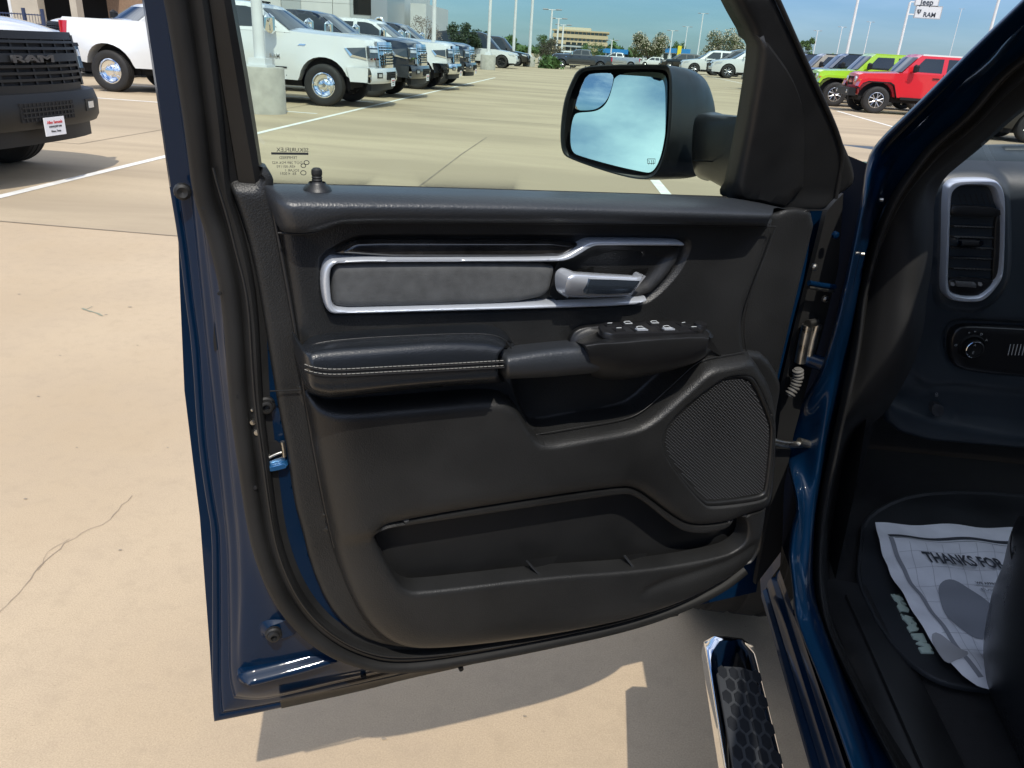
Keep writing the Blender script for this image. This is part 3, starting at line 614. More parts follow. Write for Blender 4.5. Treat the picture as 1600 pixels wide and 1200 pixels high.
for k in range(1, len(rings_)):  # line the rings up
    best = min(range(110), key=lambda s: np.sum((np.roll(rings_[k], s, 0)[::5, :2]-rings_[k-1][::5, :2])**2)); rings_[k] = np.roll(rings_[k], best, 0)
rr = rings_[:2]+catmull(rings_[1:], 30)[1:]
V = [L3(*p) for r in rr for p in r]; n_ = 110
mk('mirror_housing', V, [(i*n_+j, (i+1)*n_+j, (i+1)*n_+(j+1) % n_, i*n_+(j+1) % n_) for i in range(len(rr)-1) for j in range(n_)], MIRB, door, True, 50)
MIR = mat('mirror silver', (.60, .71, .71), .008, metal=1); MIR2 = mat('convex mirror silver', (.62, .66, .72), .01, metal=1)
KM = .25
def wmir(px, py, dw=0.):
    u, v, w = wm(px, py, -.234)
    for _ in range(4): u, v, w = D(px, py, -.234+.50*(u-.72)-KM*(v-1.42)+dw)
    return u, v
def Pm(pts, sm=2): return chaikin(np.array([wmir(x, y) for x, y in pts]), sm)
MG = Pm([(962,113),(1036,112),(1042,117),(1043,140),(1041,200),(1034,240),(1026,260),(1017,270),(1006,269),(960,259),(903,243),(894,237),(891,222),(892,200),(896,182),(901,176),(925,175),(938,171),(949,160),(956,140)])
def h_mir(V, d): return -.234+.50*(V[:, 0]-.72)-KM*(V[:, 1]-1.42)+0*d
relief('mirror_glass', [MG], h_mir, MIR, door, step=.05, rings=(), back=.003, ang=10, seg=.003)
MS = Pm([(915,116),(930,113),(957,113),(955,135),(948,157),(936,169),(925,172.5),(900,173),(901,160),(907,137)], 1); c_ = MS.mean(0)
def h_ms(V, d): r2 = ((V-c_)**2).sum(1); return -.231+.56*(V[:, 0]-.72)-.13*(V[:, 1]-1.42)-r2/(2*.50)
relief('blind_spot_mirror', [MS], h_ms, MIR2, door, step=.006, rings=(.001,), back=.003, ang=80)
relief('mirror_backing', [chaikin(np.array([wm(x, y, -.242)[:2] for x, y in inner]), 2)], lambda V, d: -.262+.5*(V[:, 0]-.72)-.1*(V[:, 1]-1.42), VOID, door, step=.03, rings=(), back=.002)
for pts in ([(1011,248),(1023,248),(1023,255),(1011,255),(1011,248)], [(1013,257),(1014,253),(1013,250)], [(1017,257),(1018,253),(1017,250)], [(1020,257),(1021,253),(1020,250)]):
    q = []
    for x, y in pts: u, v = wmir(x, y); q.append(L3(u, v, -.233+.50*(u-.72)-KM*(v-1.42)+.0002))
    MB().tube(q, .0004, 4).build('heater_mark', BLACKI, door)
# arm
a0 = [(1083,190),(1090,178),(1112,175),(1122,178),(1122,240),(1120,285),(1085,279),(1080,240)]; a1 = [(1150,193),(1155,182),(1162,180),(1175,182),(1172,240),(1160,300),(1134,291),(1140,240)]
R_ = [ringof(a0, lambda x, y: D(x, y, -.20), 40), ringof(a0, lambda x, y: D(x+8, y, -.17), 40), ringof(a1, lambda x, y: D(x-12, y, -.115, LEAN), 40), ringof(a1, lambda x, y: D(x+14, y, -.07, LEAN), 40)]
V = [L3(*p) for r in catmull(R_, 16) for p in r]
mk('mirror_arm', V, [(i*40+j, (i+1)*40+j, (i+1)*40+(j+1) % 40, i*40+(j+1) % 40) for i in range(15) for j in range(40)], MIRB, door, True, 50)
line('mirror_arm_seam', [(1084,251),(1110,252),(1144,254)], -.128, .001, VOID, door, smooth=0)
# ---- door hardware seen in the gap to the body
for pts, r in (([(1277,506),(1270,530),(1262,568)], .0085), ([(1262,508),(1256,535),(1250,566)], .0095)):
    q = [q3(x, y, -.085) for x, y in pts]; MB().tube(q, r, 14).build('hinge', STEEL, door)
MB().tube([q3(1276, 504, -.085), q3(1262, 506, -.08)], .007, 12).build('hinge', STEEL, door)
MB().tube([q3(1258, 560, -.09), q3(1296, 572, -.06)], .013, 12).build('hinge', BLUE, door)
for x, y in ((1306, 232+62), (1305, 367), (1272, 417), (1289, 467)):
    MB().lathe([(.006, .002), (.006, -.003), (.003, -.005), (0, -.005)], 8, 'Y', q3(x, y, -.075)).build('bolt', STEEL if y != 367 else BLUE, door)
line('upper_hinge', [(1264,442),(1285,446),(1304,448)], -.07, .0045, BLUE, door, smooth=0); line('upper_hinge', [(1264,449),(1285,452),(1302,455)], -.07, .003, STEEL, door, smooth=0)
q = resample(np.array([D(x, y, -.075) for x, y in [(1247,576),(1247,590),(1242,604),(1233,618)]]), n=34)
MB().tube([L3(*p) for p in q], [.0095 if (k//2) % 2 else .0065 for k in range(34)], 14).build('cable_boot', mat('grey rubber boot', (.12,.115,.105), .5), door)
line('check_strap', [(1208,690),(1225,694),(1262,695)], -.08, .0035, STEEL, door, smooth=0, squash=2.0); MB().tube([q3(1248,690,-.08), q3(1275,697,-.075)], .0075, 10).build('check_strap', STEEL, door)
relief('front_edge', [P([(1292,330),(1318,300),(1310,420),(1285,520),(1262,600),(1240,680),(1225,760),(1222,860),(1180,915),(1206,780),(1212,700),(1222,620),(1245,520),(1270,420)], -.1, 0)], lambda V, d: -.10+0*d, RUBD, door, step=.03, rings=(), back=.01)

# ---- body side: hinge pillar, windscreen pillar, seal and trim, traced at their own distance from the centreline
def xpts(pts, X, lean):
    out = []
    for x, y in pts:
        XX = X
        for _ in range(6):
            p = onX(x, y, XX); XX = X+(lean*max(0., p[2]-1.33))
        out.append(onX(x, y, XX))
    return np.array(out)
def xloft(name, curves, m, nu=90, nv=None, lean=LEAN, linear=False, parent=None, ang=40):
    K = [resample(chaikin(xpts(p, X, lean), 2, False), n=nu) for p, X in curves]
    if not linear: K = catmull(K, nv or 5*len(K))
    V = [TL(p) for k in K for p in k]; nr = len(K)
    return mk(name, V, [(i*nu+j, i*nu+j+1, (i+1)*nu+j+1, (i+1)*nu+j) for i in range(nr-1) for j in range(nu-1)], m, parent or truck, True, ang)
A0 = [(1665,-66),(1594,3),(1545,50),(1498,96),(1435,160),(1363,228)]
B0 = A0+[(1352,262),(1348,300),(1338,350),(1328,400),(1320,440),(1302,515),(1295,537),(1280,587),(1247,635),(1232,672),(1227,700),(1230,725),(1242,770),(1245,800),(1237,818),(1232,860),(1233,876),(1240,932),(1240,962),(1290,1085),(1328,1196),(1352,1260)]
B0b = [(x+5, y+3) for x, y in B0]
B1 = [(1690,-40),(1600,44),(1545,96),(1490,150),(1435,200),(1398,240),(1375,290),(1362,340),(1350,385),(1342,420),(1322,517),(1310,562),(1302,607),(1292,650),(1284,687),(1279,725),(1271,775),(1266,833),(1264,880),(1265,925),(1273,950),(1310,1053),(1362,1196),(1385,1262)]
B1b = [(x+5, y+2) for x, y in B1]
B2 = [(1710,-10),(1604,82),(1556,118),(1507,180),(1453,223),(1427,255),(1400,292),(1381,329),(1365,367),(1352,415),(1341,460),(1335,517),(1328,562),(1320,600),(1308,650),(1295,712),(1284,762),(1275,815),(1271,877),(1274,925),(1285,980),(1347,1108),(1394,1196),(1428,1262)]
B2b = [(x+6, y+3) for x, y in B2]; B2c = [(x+12, y+6) for x, y in B2]
B3 = [(1735,15),(1622,108),(1573,145),(1523,200),(1470,240),(1442,272),(1414,307),(1395,342),(1380,378),(1366,424),(1355,466),(1349,520),(1342,562),(1334,600),(1322,650),(1308,712),(1297,762),(1288,815),(1284,877),(1288,925),(1300,980),(1362,1108),(1412,1196),(1448,1262)]
xloft('body_side', [(B0, .445), (B0, .415), (B0b, .412), ([((a[0]+b[0])/2, (a[1]+b[1])/2) for a, b in zip(*[resample(np.array(q, float), n=30) for q in (B0b, B1)])], .432), (B1, .448), (B1b, .462), ([((a[0]+b[0])/2, (a[1]+b[1])/2) for a, b in zip(*[resample(np.array(q, float), n=30) for q in (B1b, B2)])], .478), (B2, .492)], BLUE, nu=130, nv=44)
xloft('opening_seal', [(B2, .490), (B2, .478), (B2b, .474), (B2c, .480), (B2c, .492), (B3, .498), (B3, .51)], RUBB, nu=130, nv=36)
B4 = [(1790,20),(1573,182),(1507,241),(1464,273),(1447,296),(1447,330),(1446,407),(1436,460),(1432,515),(1415,570),(1373,644),(1345,664),(1322,700),(1312,762),(1302,815),(1296,877),(1302,925),(1316,980),(1380,1108),(1430,1196),(1470,1262)]
B3r = resample(np.array(B3, float), n=40); B4r = resample(np.array(B4, float), n=40)
xloft('pillar_trim', [(B3, .505), (B3r*.7+B4r*.3, .520), (B3r*.3+B4r*.7, .545), (B4, .575), (B4r+np.array([12, 2]), .62)], mat('matte pillar trim', (.012, .0122, .0125), .75, spec=.25, bump=(700, .3, .0006, 'vor')), nu=110, nv=30)
PU = [(1660,-21),(1600,34),(1545,86),(1490,140),(1440,188),(1402,224),(1380,255)]
xloft('reflecting_facet', [(PU, .440), ([(x+1, y+3) for x, y in PU], .428), ([(x+7, y+13) for x, y in PU], .462), ([(x+9, y+16) for x, y in PU], .474)], mat('dark blue clear coat', (.0013, .010, .038), .12, coat=1.0), nu=60, linear=True, ang=20)  # glossy facet added along the pillar, tilted so the ground reflects in it
PR = [(1630,-38),(1594,7),(1546,54),(1499,101),(1437,165),(1368,234),(1356,262)]
xloft('drip_seal', [(PR, .436), ([(x+2, y+1) for x, y in PR], .420), ([(x+8, y+6) for x, y in PR], .424), ([(x+11, y+8) for x, y in PR], .440)], RUBD, nu=60, linear=True, ang=20)
# panels that lie forward of the door gap
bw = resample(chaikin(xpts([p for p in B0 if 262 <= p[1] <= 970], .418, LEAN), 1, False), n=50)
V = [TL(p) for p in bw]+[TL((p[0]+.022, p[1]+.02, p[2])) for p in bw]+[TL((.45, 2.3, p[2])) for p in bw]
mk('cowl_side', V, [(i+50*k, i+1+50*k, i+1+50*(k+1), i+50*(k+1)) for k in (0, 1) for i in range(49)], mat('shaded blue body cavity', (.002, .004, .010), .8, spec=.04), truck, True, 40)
for k, (x, y) in enumerate(((1375, 312), (1346, 397), (1298, 400))):
    p = xpts([(x, y)], .445, LEAN)[0]; MB().lathe([(.0035, .004), (.003, -.001), (.001, -.002), (0, -.002)], 12, 'X', TL(p)).build('bolt', STEEL, truck)
# fender, hood, front wheel
def bent(name, secs, m, parent=truck, ang=30):  # sections: list of equal length point lists in world coordinates
    n_ = len(secs[0]); V = [TL(p) for s in secs for p in s]
    return mk(name, V, [(i*n_+j, i*n_+j+1, (i+1)*n_+j+1, (i+1)*n_+j) for i in range(len(secs)-1) for j in range(n_-1)], m, parent, True, ang)
secs = []
for Y in (1.98, 2.0, 2.2, 2.4, 2.8, 3.1, 3.25):
    t = (Y-1.5)/1.75; tap = .22*t**4
    secs.append([(.44+tap, Y, .98 if 1.62 < Y < 2.75 else .55), (.40+tap, Y, 1.0), (.39+tap, Y, 1.08), (.41+tap, Y, 1.16), (.47+tap, Y, 1.215-.05*t), (.60+tap*.8, Y, 1.235-.06*t), (.95+tap*.3, Y, 1.245-.07*t), (1.40, Y, 1.255-.07*t), (1.85-tap*.3, Y, 1.245-.07*t), (2.20-tap*.8, Y, 1.235-.06*t), (2.33-tap, Y, 1.215-.05*t), (2.40-tap, Y, 1.16), (2.42-tap, Y, 1.0), (2.37-tap, Y, .98 if 1.62 < Y < 2.75 else .55)])
bent('hood', secs, BLUE)
bent('fender', [[(.44, Y, .98 if Y > 1.62 else .55), (.40, Y, 1.0), (.39, Y, 1.08), (.41, Y, 1.16), (.47, Y, 1.212), (.56, Y, 1.23)] for Y in (1.50, 1.6, 1.7, 1.85, 1.985)], BLUE)
TY = mat('tyre rubber', (.018, .017, .016), .72, bump=(160, .3, .002), var=(9, .2))
def wheel(parent, loc, r=.41, w=.27, rim=.24, m_r=None, side=1, name='wheel', style='spoke'):
    """an axle along Y: tyre with shoulders and tread, rim with spokes"""
    t = MB(); n = 44
    prof = [(r*.60, -w*.40), (r*.64, -w*.48), (r*.80, -w*.53), (r*.93, -w*.50), (r*.985, -w*.42), (r, -w*.30), (r*.985, -w*.29), (r*.985, -w*.24), (r, -w*.23), (r, -w*.05), (r*.985, -w*.04), (r*.985, w*.04), (r, w*.05), (r, w*.23), (r*.985, w*.24), (r*.985, w*.29), (r, w*.30), (r*.985, w*.42), (r*.93, w*.50), (r*.80, w*.53), (r*.64, w*.48), (r*.60, w*.40)]
    t.lathe(prof, n, 'Y'); wo_ = empty(name, loc, 0, parent)
    t.build('tyre', TY, wo_)
    b = MB(); b.lathe([(rim*1.02, -w*.42), (rim*.96, -w*.44), (rim*.90, -w*.36), (rim*.86, -w*.1), (rim*.9, w*.3), (rim*.99, w*.43)], 36, 'Y')
    if style == 'dually':
        b.lathe([(rim*.86, -w*.30), (rim*.70, -w*.22), (rim*.55, -w*.20), (rim*.40, -w*.30), (rim*.36, -w*.52), (rim*.20, -w*.56), (0, -w*.56)], 30, 'Y')
        for k in range(8):
            a = k*math.pi/4; b.cyl((rim*.48*math.cos(a), -w*.20, rim*.48*math.sin(a)), (rim*.48*math.cos(a), -w*.34, rim*.48*math.sin(a)), .012, n=8)
    else:
        for k in range(5):
            for d_ in (-.17, .17):
                a = k*2*math.pi/5+d_; a2 = k*2*math.pi/5+d_*1.6
                b.tube([(rim*.16*math.cos(a), -w*.34, rim*.16*math.sin(a)), (rim*.55*math.cos(a), -w*.40, rim*.55*math.sin(a)), (rim*.92*math.cos(a2), -w*.36, rim*.92*math.sin(a2))], .017, 6)
        b.lathe([(rim*.24, -w*.32), (rim*.22, -w*.42), (rim*.1, -w*.45), (0, -w*.45)], 20, 'Y')
    ro = b.build('rim', m_r or CHROME, wo_, ang=30)
    d2 = MB(); d2.lathe([(rim*.86, -w*.12), (0, -w*.10)], 24, 'Y'); d2.build('brake_disc', mat('dark grey brake disc', (.02, .02, .02), .6), wo_)  # plain dark disc closing the wheel behind the spokes
    if side < 0: wo_.rotation_euler = (0, 0, math.pi)
    return wo_
w_ = wheel(truck, TL((.485, 2.04, .41)), .41, .275, .25, m_r=mat('machined alloy', (.45, .45, .46), .3, metal=.9)); w_.rotation_euler = (0, 0, -math.pi/2)
w_ = wheel(truck, TL((2.30, 2.04, .41)), .41, .275, .25, m_r=MATS['machined alloy']); w_.rotation_euler = (0, 0, math.pi/2)
MB().box(TL((.46, 1.6, .45)), TL((.66, 2.75, 1.0))).build('wheel_well', VOID, truck, False)
# rocker and sill
def extr(name, prof, y0, y1, m, n=2, ang=30, parent=truck):
    ys = np.linspace(y0, y1, n); k = len(prof); V = [TL((x, y, z)) for y in ys for x, z in prof]
    return mk(name, V, [(i*k+j, i*k+j+1, (i+1)*k+j+1, (i+1)*k+j) for i in range(n-1) for j in range(k-1)], m, parent, True, ang)
extr('rocker_panel', [(.56,.452),(.462,.455),(.446,.460),(.436,.468),(.430,.480),(.431,.492),(.437,.499),(.440,.500),(.437,.506),(.437,.516),(.442,.527),(.450,.533),(.450,.541),(.454,.552)], -2.4, 1.36, BLUE, ang=25)
bent('rocker_end', [[(.446,1.36,.460),(.430,1.36,.482),(.438,1.36,.503),(.442,1.36,.527),(.454,1.36,.56)], [(.45,1.40,.47),(.434,1.42,.50),(.438,1.43,.53),(.446,1.42,.56),(.454,1.40,.62)], [(.46,1.42,.5),(.45,1.44,.56),(.45,1.45,.6),(.45,1.45,.65),(.455,1.44,.72)]], BLUE)
extr('sill_plate', [(.505,.556),(.512,.574),(.53,.582),(.56,.584),(.60,.580),(.625,.57),(.632,.555),(.634,.50)], -2.0, 1.30, PLASF, ang=35)
extr('sill_rib', [(.548,.585),(.550,.589),(.556,.589),(.558,.585)], -2.0, 1.25, PLASF, ang=35)
# running board
def zr(pts, z, it=1): return chaikin(np.array([gnd(x, y, z)[:2] for x, y in pts]), it)
def Zl(z0): return lambda u, v, w: (u-T0.x, v-T0.y, z0+w)
bl = gnd(1140, 1195, .45); br = gnd(1228, 1190, .45)
xl, xr = float(gnd(1099, 992, .45)[0]), float(gnd(1181, 1001, .45)[0]); yf = float(gnd(1120, 986, .45)[1])
xr2 = float(br[0]); xl2 = float(bl[0])
board = empty('running_board', TL(((xl+xr2)/2, -.4, .45)), 0, truck); BO = Vector(((xl+xr2)/2, -.4, .45))
def BLc(u, v, w): return (u-BO.x, v-BO.y, w)
ol = chaikin([(xl, yf-.03), (xl+.006, yf-.004), (xr2-.01, yf), (xr2, yf-.02), (xr2, -2.1), (xl, -2.1)], 1)
relief('board_shell', [np.array(ol)], lambda V, d: -.011+.011*rnd(d, .024), CHROME, board, step=.05, rings=(.001, .003, .006, .010, .015, .020, .025), back=.032, P3=BLc, seg=.03)
px0 = float(gnd(1124, 1043, .455)[0])-.006; yt = float(gnd(1135, 1038, .455)[1])
pad = chaikin([(px0-.002, yt-.03), (px0+.005, yt-.008), (px0+.02, yt), (xr2-.002, yt), (xr2-.002, -2.05), (px0-.004, -2.05)], 1)
relief('tread_pad', [np.array(pad)], lambda V, d: .0012+.0025*rnd(d, .003), mat('tread groove rubber', (.050, .054, .060), .8, spec=.25), board, step=.04, rings=(.001, .004), back=.003, P3=BLc, seg=.03)
mb = MB(); s = .021; y = yt-.02; r_ = 0
while y > -.3:
    x = px0+.011+(r_ % 2)*s*.5
    while x < xr2-.009:
        ring_ = [(x+s*.455*math.cos(a), y+s*.86*math.sin(a)) for a in [math.pi/6+k*math.pi/3 for k in range(6)]]
        top = [(x+s*.40*math.cos(a), y+s*.77*math.sin(a)) for a in [math.pi/6+k*math.pi/3 for k in range(6)]]
        mb.add([BLc(a, b, .0034) for a, b in ring_]+[BLc(a, b, .0048) for a, b in top], [(0,1,7,6), (1,2,8,7), (2,3,9,8), (3,4,10,9), (4,5,11,10), (5,0,6,11), (6,7,8,9,10,11)]); x += s*1.0*2*.5*1.0*1.0+s*.0
        x += 0
    y -= s*1.45; r_ += 1
    if r_ % 1: break
tag(mb.build('tread_cells', mat('black tread rubber', (.014, .016, .020), .7, var=(20, .2), spec=.3), board, False), kind='stuff')
MB().box(BLc(xr2, .80, -.06), BLc(.45, .935, -.03)).build('bracket', MATS['black tread rubber'], board, False)

# ---- cabin
DK = mat('dark cabin plastic', (.012, .012, .013), .6)
extr('floor_carpet', [(.595, .545), (.632, .562), (.66, .562), (1.4, .562), (2.3, .562)], -2.0, 1.95, CARPET)
bent('firewall', [[(.46, 1.97, .5), (.46, 1.97, 1.22)], [(2.4, 1.97, .5), (2.4, 1.97, 1.22)]], CARPET)
bent('kick_panel', [[(.56, 1.34, .55), (.575, 1.5, .55), (.60, 1.97, .55)], [(.56, 1.36, .75), (.575, 1.5, .9), (.60, 1.97, .9)], [(.56, 1.40, .9), (.58, 1.62, 1.0), (.60, 1.97, 1.1)]], DK)
roof = [[(.67, Y, 1.70), (.71, Y, 1.86), (.78, Y, 1.92), (1.0, Y, 1.955), (1.4, Y, 1.965), (1.8, Y, 1.955), (2.06, Y, 1.92), (2.17, Y, 1.86), (2.24, Y, 1.70)] for Y in (.95, .6, 0, -.6, -1.1, -1.35)]
roof[0] = [(a[0]+(1.4-a[0])*.03, 1.20, a[2]-.05) for a in roof[0]]
bent('roof', roof, BLUE); bent('headliner', [[(a[0]+(1.4-a[0])*.03, a[1], a[2]-.03) for a in s_] for s_ in roof], mat('grey headliner', (.25, .25, .25), .9))
for nm, y0, y1, m_ in (('rear_door', -.86, .18, BLUE), ('bed_side', -3.3, -1.40, BLUE)):
    bent(nm, [[(.45, y, .52), (.42, y, .62), (.405, y, .85), (.40, y, 1.05), (.415, y, 1.2), (.45, y, 1.31), (.52, y, 1.33)] for y in np.linspace(y0, y1, 6)], m_)
bent('cab_corner', [[(.45, y, .52), (.42, y, .62), (.405, y, .85), (.40, y, 1.05), (.415, y, 1.2), (.45, y, 1.31), (.64, y, 1.72), (.69, y, 1.87)] for y in (-1.35, -1.1, -.88)], BLUE)
bent('center_pillar', [[(.50, y, .55), (.47, y, .85), (.47, y, 1.2), (.49, y, 1.33), (.62, y, 1.66), (.68, y, 1.86)] for y in (.10, .2, .30)], BLUE)
bent('rear_window', [[(.455, y, 1.31), (.60, y, 1.62), (.665, y, 1.84)] for y in (-.86, -.4, .10)], mat('dark privacy glass', (.01, .012, .012), .03, spec=.8))
bent('far_side', [[(2.42, y, .5), (2.45, y, 1.0), (2.36, y, 1.33)] for y in (-3.3, 0, 1.5)], BLUE)
bent('far_window', [[(2.36, y, 1.33), (2.28, y, 1.70)] for y in (-1.35, 0, 1.0)], MATS['dark privacy glass'])
bent('back_wall', [[(.5, -1.36, .5), (.6, -1.36, 1.85)], [(2.3, -1.36, .5), (2.2, -1.36, 1.85)]], BLUE)
bent('far_pillar', [[(2.36, 1.95, 1.22), (2.12, 1.05, 1.88)], [(2.26, 1.95, 1.22), (2.02, 1.05, 1.88)]], DK)
wl = [onX(1500, 250, .61), onX(1660, 110, .63)]; wl = [tuple(map(float, q)) for q in wl]+[(.70, 1.17, 1.85)]
bent('windshield', [wl, [(1.4, wl[0][1]+.42, wl[0][2]-.01), (1.4, wl[1][1]+.28, wl[1][2]+.01), (1.4, 1.25, 1.89)], [(2.8-q[0], q[1], q[2]) for q in wl]], glass_mat('windshield glass', (.84, .92, .90)))
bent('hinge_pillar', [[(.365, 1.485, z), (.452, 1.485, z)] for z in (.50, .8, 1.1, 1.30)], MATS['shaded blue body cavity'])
bent('floor_front', [[(.50, 1.22, .556), (.66, 1.22, .556)], [(.50, 1.97, .556), (.66, 1.97, .556)]], CARPET)
# instrument panel, facing the seats
YD = 1.60
def Yq(pts, w=0., it=2): return chaikin(np.array([onY(x, y, YD-w)[[0, 2]] for x, y in pts]), it)
dash = empty('instrument_panel', TL((1.0, YD, 1.1)), 0, truck); DOr = Vector((1.0, YD, 1.1))
def Yl(u, v, w): return (u-DOr.x, YD-w-DOr.y, v-DOr.z)
DASHP = mat('soft touch dash skin', (.026, .034, .042), .42, bump=(700, .3, .0005, 'vor'), var=(8, .08))
dl_ = Yq([(1452,700),(1372,640),(1405,580),(1432,515),(1440,440),(1446,380),(1448,300),(1462,262),(1490,246),(1560,240)], 0, 1)
lo_ = [onY(1700, 236, YD)[[0, 2]], (2.3, float(onY(1700, 236, YD)[2])), (2.3, .84), tuple(onY(1700, 712, YD)[[0, 2]])]
DO_ = np.vstack([Yq([(1700,712),(1560,700),(1420,688),(1372,650),(1400,590),(1428,515),(1438,440),(1446,380),(1448,305),(1458,270),(1478,250),(1520,241),(1600,238),(1700,238)], 0, 1), [(2.3, 1.36), (2.3, .80)]])
ZT = float(onY(1540, 246, YD+.06)[2])
VB = Yq([(1464,300),(1470,278),(1492,266),(1556,264),(1574,275),(1584,300),(1586,420),(1578,455),(1550,485),(1525,492),(1480,488),(1462,470)], .02)
HB = Yq([(1474,530),(1480,508),(1500,498),(1540,499),(1700,508),(1700,600),(1560,590),(1500,582),(1484,572),(1476,555)], .01)
KN = Yq([(1448,600),(1500,596),(1560,604),(1700,612),(1700,712),(1372,650),(1400,600),(1430,570)], .01)
def h_dash(V, d):
    top = rnd(np.clip(ZT+.012-V[:, 1], 0, 1), .075)
    return -.11+.11*top-.012*(1-rnd(d, .02))+.012*rnd(sdf(V, VB), .02)-.014*ss(sdf(V, HB), .012)-.02*ss(sdf(V, KN), .03)
relief('dash_skin', [DO_], h_dash, DASHP, dash, step=.014, feats=[VB, HB, KN], frings=(-.01, -.004, 0, .004, .010, .018), rings=(.002, .008, .018), back=.02, P3=Yl)
relief('dash_top', [np.array([(0.56, 0), (2.25, 0), (2.25, .32), (.56, .32)])], lambda V, d: 0*d, DASHP, dash, step=.2, rings=(), back=None, P3=lambda u, v, w: (u-DOr.x, YD+.10+v-DOr.y, ZT-.004-DOr.z-.02*(v/.32)), seg=.1)
VO = [(1477,297),(1485,285),(1501,280),(1552,280),(1563,285),(1571,300),(1573,327),(1571,420),(1566,441),(1541,470),(1523,474),(1491,472),(1478,464),(1473,452),(1476,380)]
VI = [(1487,305),(1494,295),(1506,290),(1547,291),(1555,298),(1560,320),(1566,330),(1564,420),(1557,440),(1534,462),(1518,464),(1492,461),(1482,452),(1485,380)]
VOq, VIq = Yq(VO, .03, 2), Yq(VI, .03, 2)
relief('vent_bezel', [VOq, VIq], lambda V, d: .018+.014*rnd(d, .005), SATIN, dash, step=.006, rings=(.0006, .002, .004), back=.02, P3=Yl, seg=.004)
relief('vent_cavity', [VIq], lambda V, d: -.02+0*d, VOID, dash, step=.05, rings=(), back=None, P3=Yl)
def yb(name, px, w0, w1, m, it=1): return relief(name, [Yq(px, w1, it)], lambda V, d: w1-.002+.002*rnd(d, .0015), m, dash, step=.01, rings=(.0005, .0015), back=w1-w0, P3=Yl, eps=.0003)
yb('vent_crossbar', [(1486,322),(1500,321),(1566,325),(1565,341),(1500,338),(1486,337)], .0, .026, PLASF)
for k in range(6):
    y = 352+k*16.5; yb('vent_louver', [(1485,y),(1566,y+3),(1566,y+6.5),(1485,y+3.5)], .0, .020, PLASF, 0)
yb('vent_frame', [(1555,342),(1566,330),(1565,420),(1556,441),(1550,436),(1554,380)], .0, .022, PLASF)
yb('vent_foot', [(1483,433),(1550,437),(1556,441),(1534,461),(1518,463),(1492,460),(1483,452)], .0, .024, mat('satin black plate', (.014, .014, .015), .28))
for k in range(6): MB().tube([Yl(*onY(1497+k*9, 303, YD-.016)[[0, 2]], .016), Yl(*onY(1503+k*9, 320, YD-.016)[[0, 2]], .016)], .0008, 5).build('vent_fin', PLAS, dash)
yb('vent_knob', [(1498,376),(1536,377),(1536,385),(1498,384)], .01, .032, DK, 1)
for x in (1501, 1534): yb('vent_knob_cap', [(x-3.5,376),(x+3.5,376),(x+3.5,385),(x-3.5,384)], .01, .034, CHROME, 1)
yb('vent_wheel', [(1494,440),(1526,442),(1526,450),(1494,448)], .01, .030, mat('grey ribbed wheel', (.10, .10, .10), .4), 0)
for x in (1489, 1532): yb('vent_mark', [(x-3,441),(x+4,442),(x+4,448),(x-3,447)], .02, .0265, mat('grey print', (.25, .25, .25), .6), 0)
# light switch panel
LP = [(1482,530),(1487,515),(1500,507),(1545,509),(1700,517),(1700,592),(1550,585),(1500,577),(1488,568),(1482,550)]
relief('light_panel', [Yq(LP, .0, 2)], lambda V, d: -.006+.012*rnd(d, .006), mat('satin black plate', (.014, .014, .015), .28), dash, step=.02, rings=(.001, .003, .006), back=.02, P3=Yl)
c = onY(1522, 545, YD-.02); cu, cv = c[0], c[2]
MB().lathe([(.026, -.004), (.026, .012-.02), (.024, -.014), (.0235, -.010)], 36, 'Y', Yl(cu, cv, .0)).build('switch_ring', DK, dash)
MB().lathe([(.0185, 0), (.0180, -.020), (.016, -.022), (.0155, -.018), (0, -.017)], 36, 'Y', Yl(cu, cv, .004)).build('light_switch', PLASF, dash)
MB().tube([Yl(cu+.0172*math.cos(a), cv+.0172*math.sin(a), .0262) for a in np.linspace(1.2, 4.6, 22)], .0009, 6).build('switch_rim', CHROME, dash)
def tx(s, px, py, w, size, m=WHITEI, parent=None):
    p = onY(px, py, YD-w); return text('dash_marking', s, size, m, dash, Matrix.Translation(Yl(p[0], p[2], w)) @ Matrix(((1,0,0,0),(0,0,-1,0),(0,1,0,0),(0,0,0,1))), .0001, 'CENTER')
tx('A', 1523, 541, .0225, .007); tx('E', 1520, 553, .0225, .007)
for s, x, y in (('O', 1493, 541), ('o', 1514, 521), ('=', 1523, 520), ('D', 1533, 524), ('A', 1541, 533)): tx(s, x, y, .0075, .007)
for k in range(5):
    a = [onY(1577+k*5.5+2, 538, YD-.008), onY(1575+k*5.5, 555, YD-.008)]; MB().tube([Yl(p[0], p[2], .008) for p in a], .0007, 5).build('dimmer_mark', WHITEI, dash)
tx('o', 1463, 617, -.006, .012, mat('grey print', (.25, .25, .25), .6)); tx('=', 1463, 621, -.006, .012, MATS['grey print'])
yb('release_lever', [(1456,632),(1475,633),(1475,652),(1456,650)], -.03, .000, mat('grey lever', (.035, .036, .04), .4), 1)
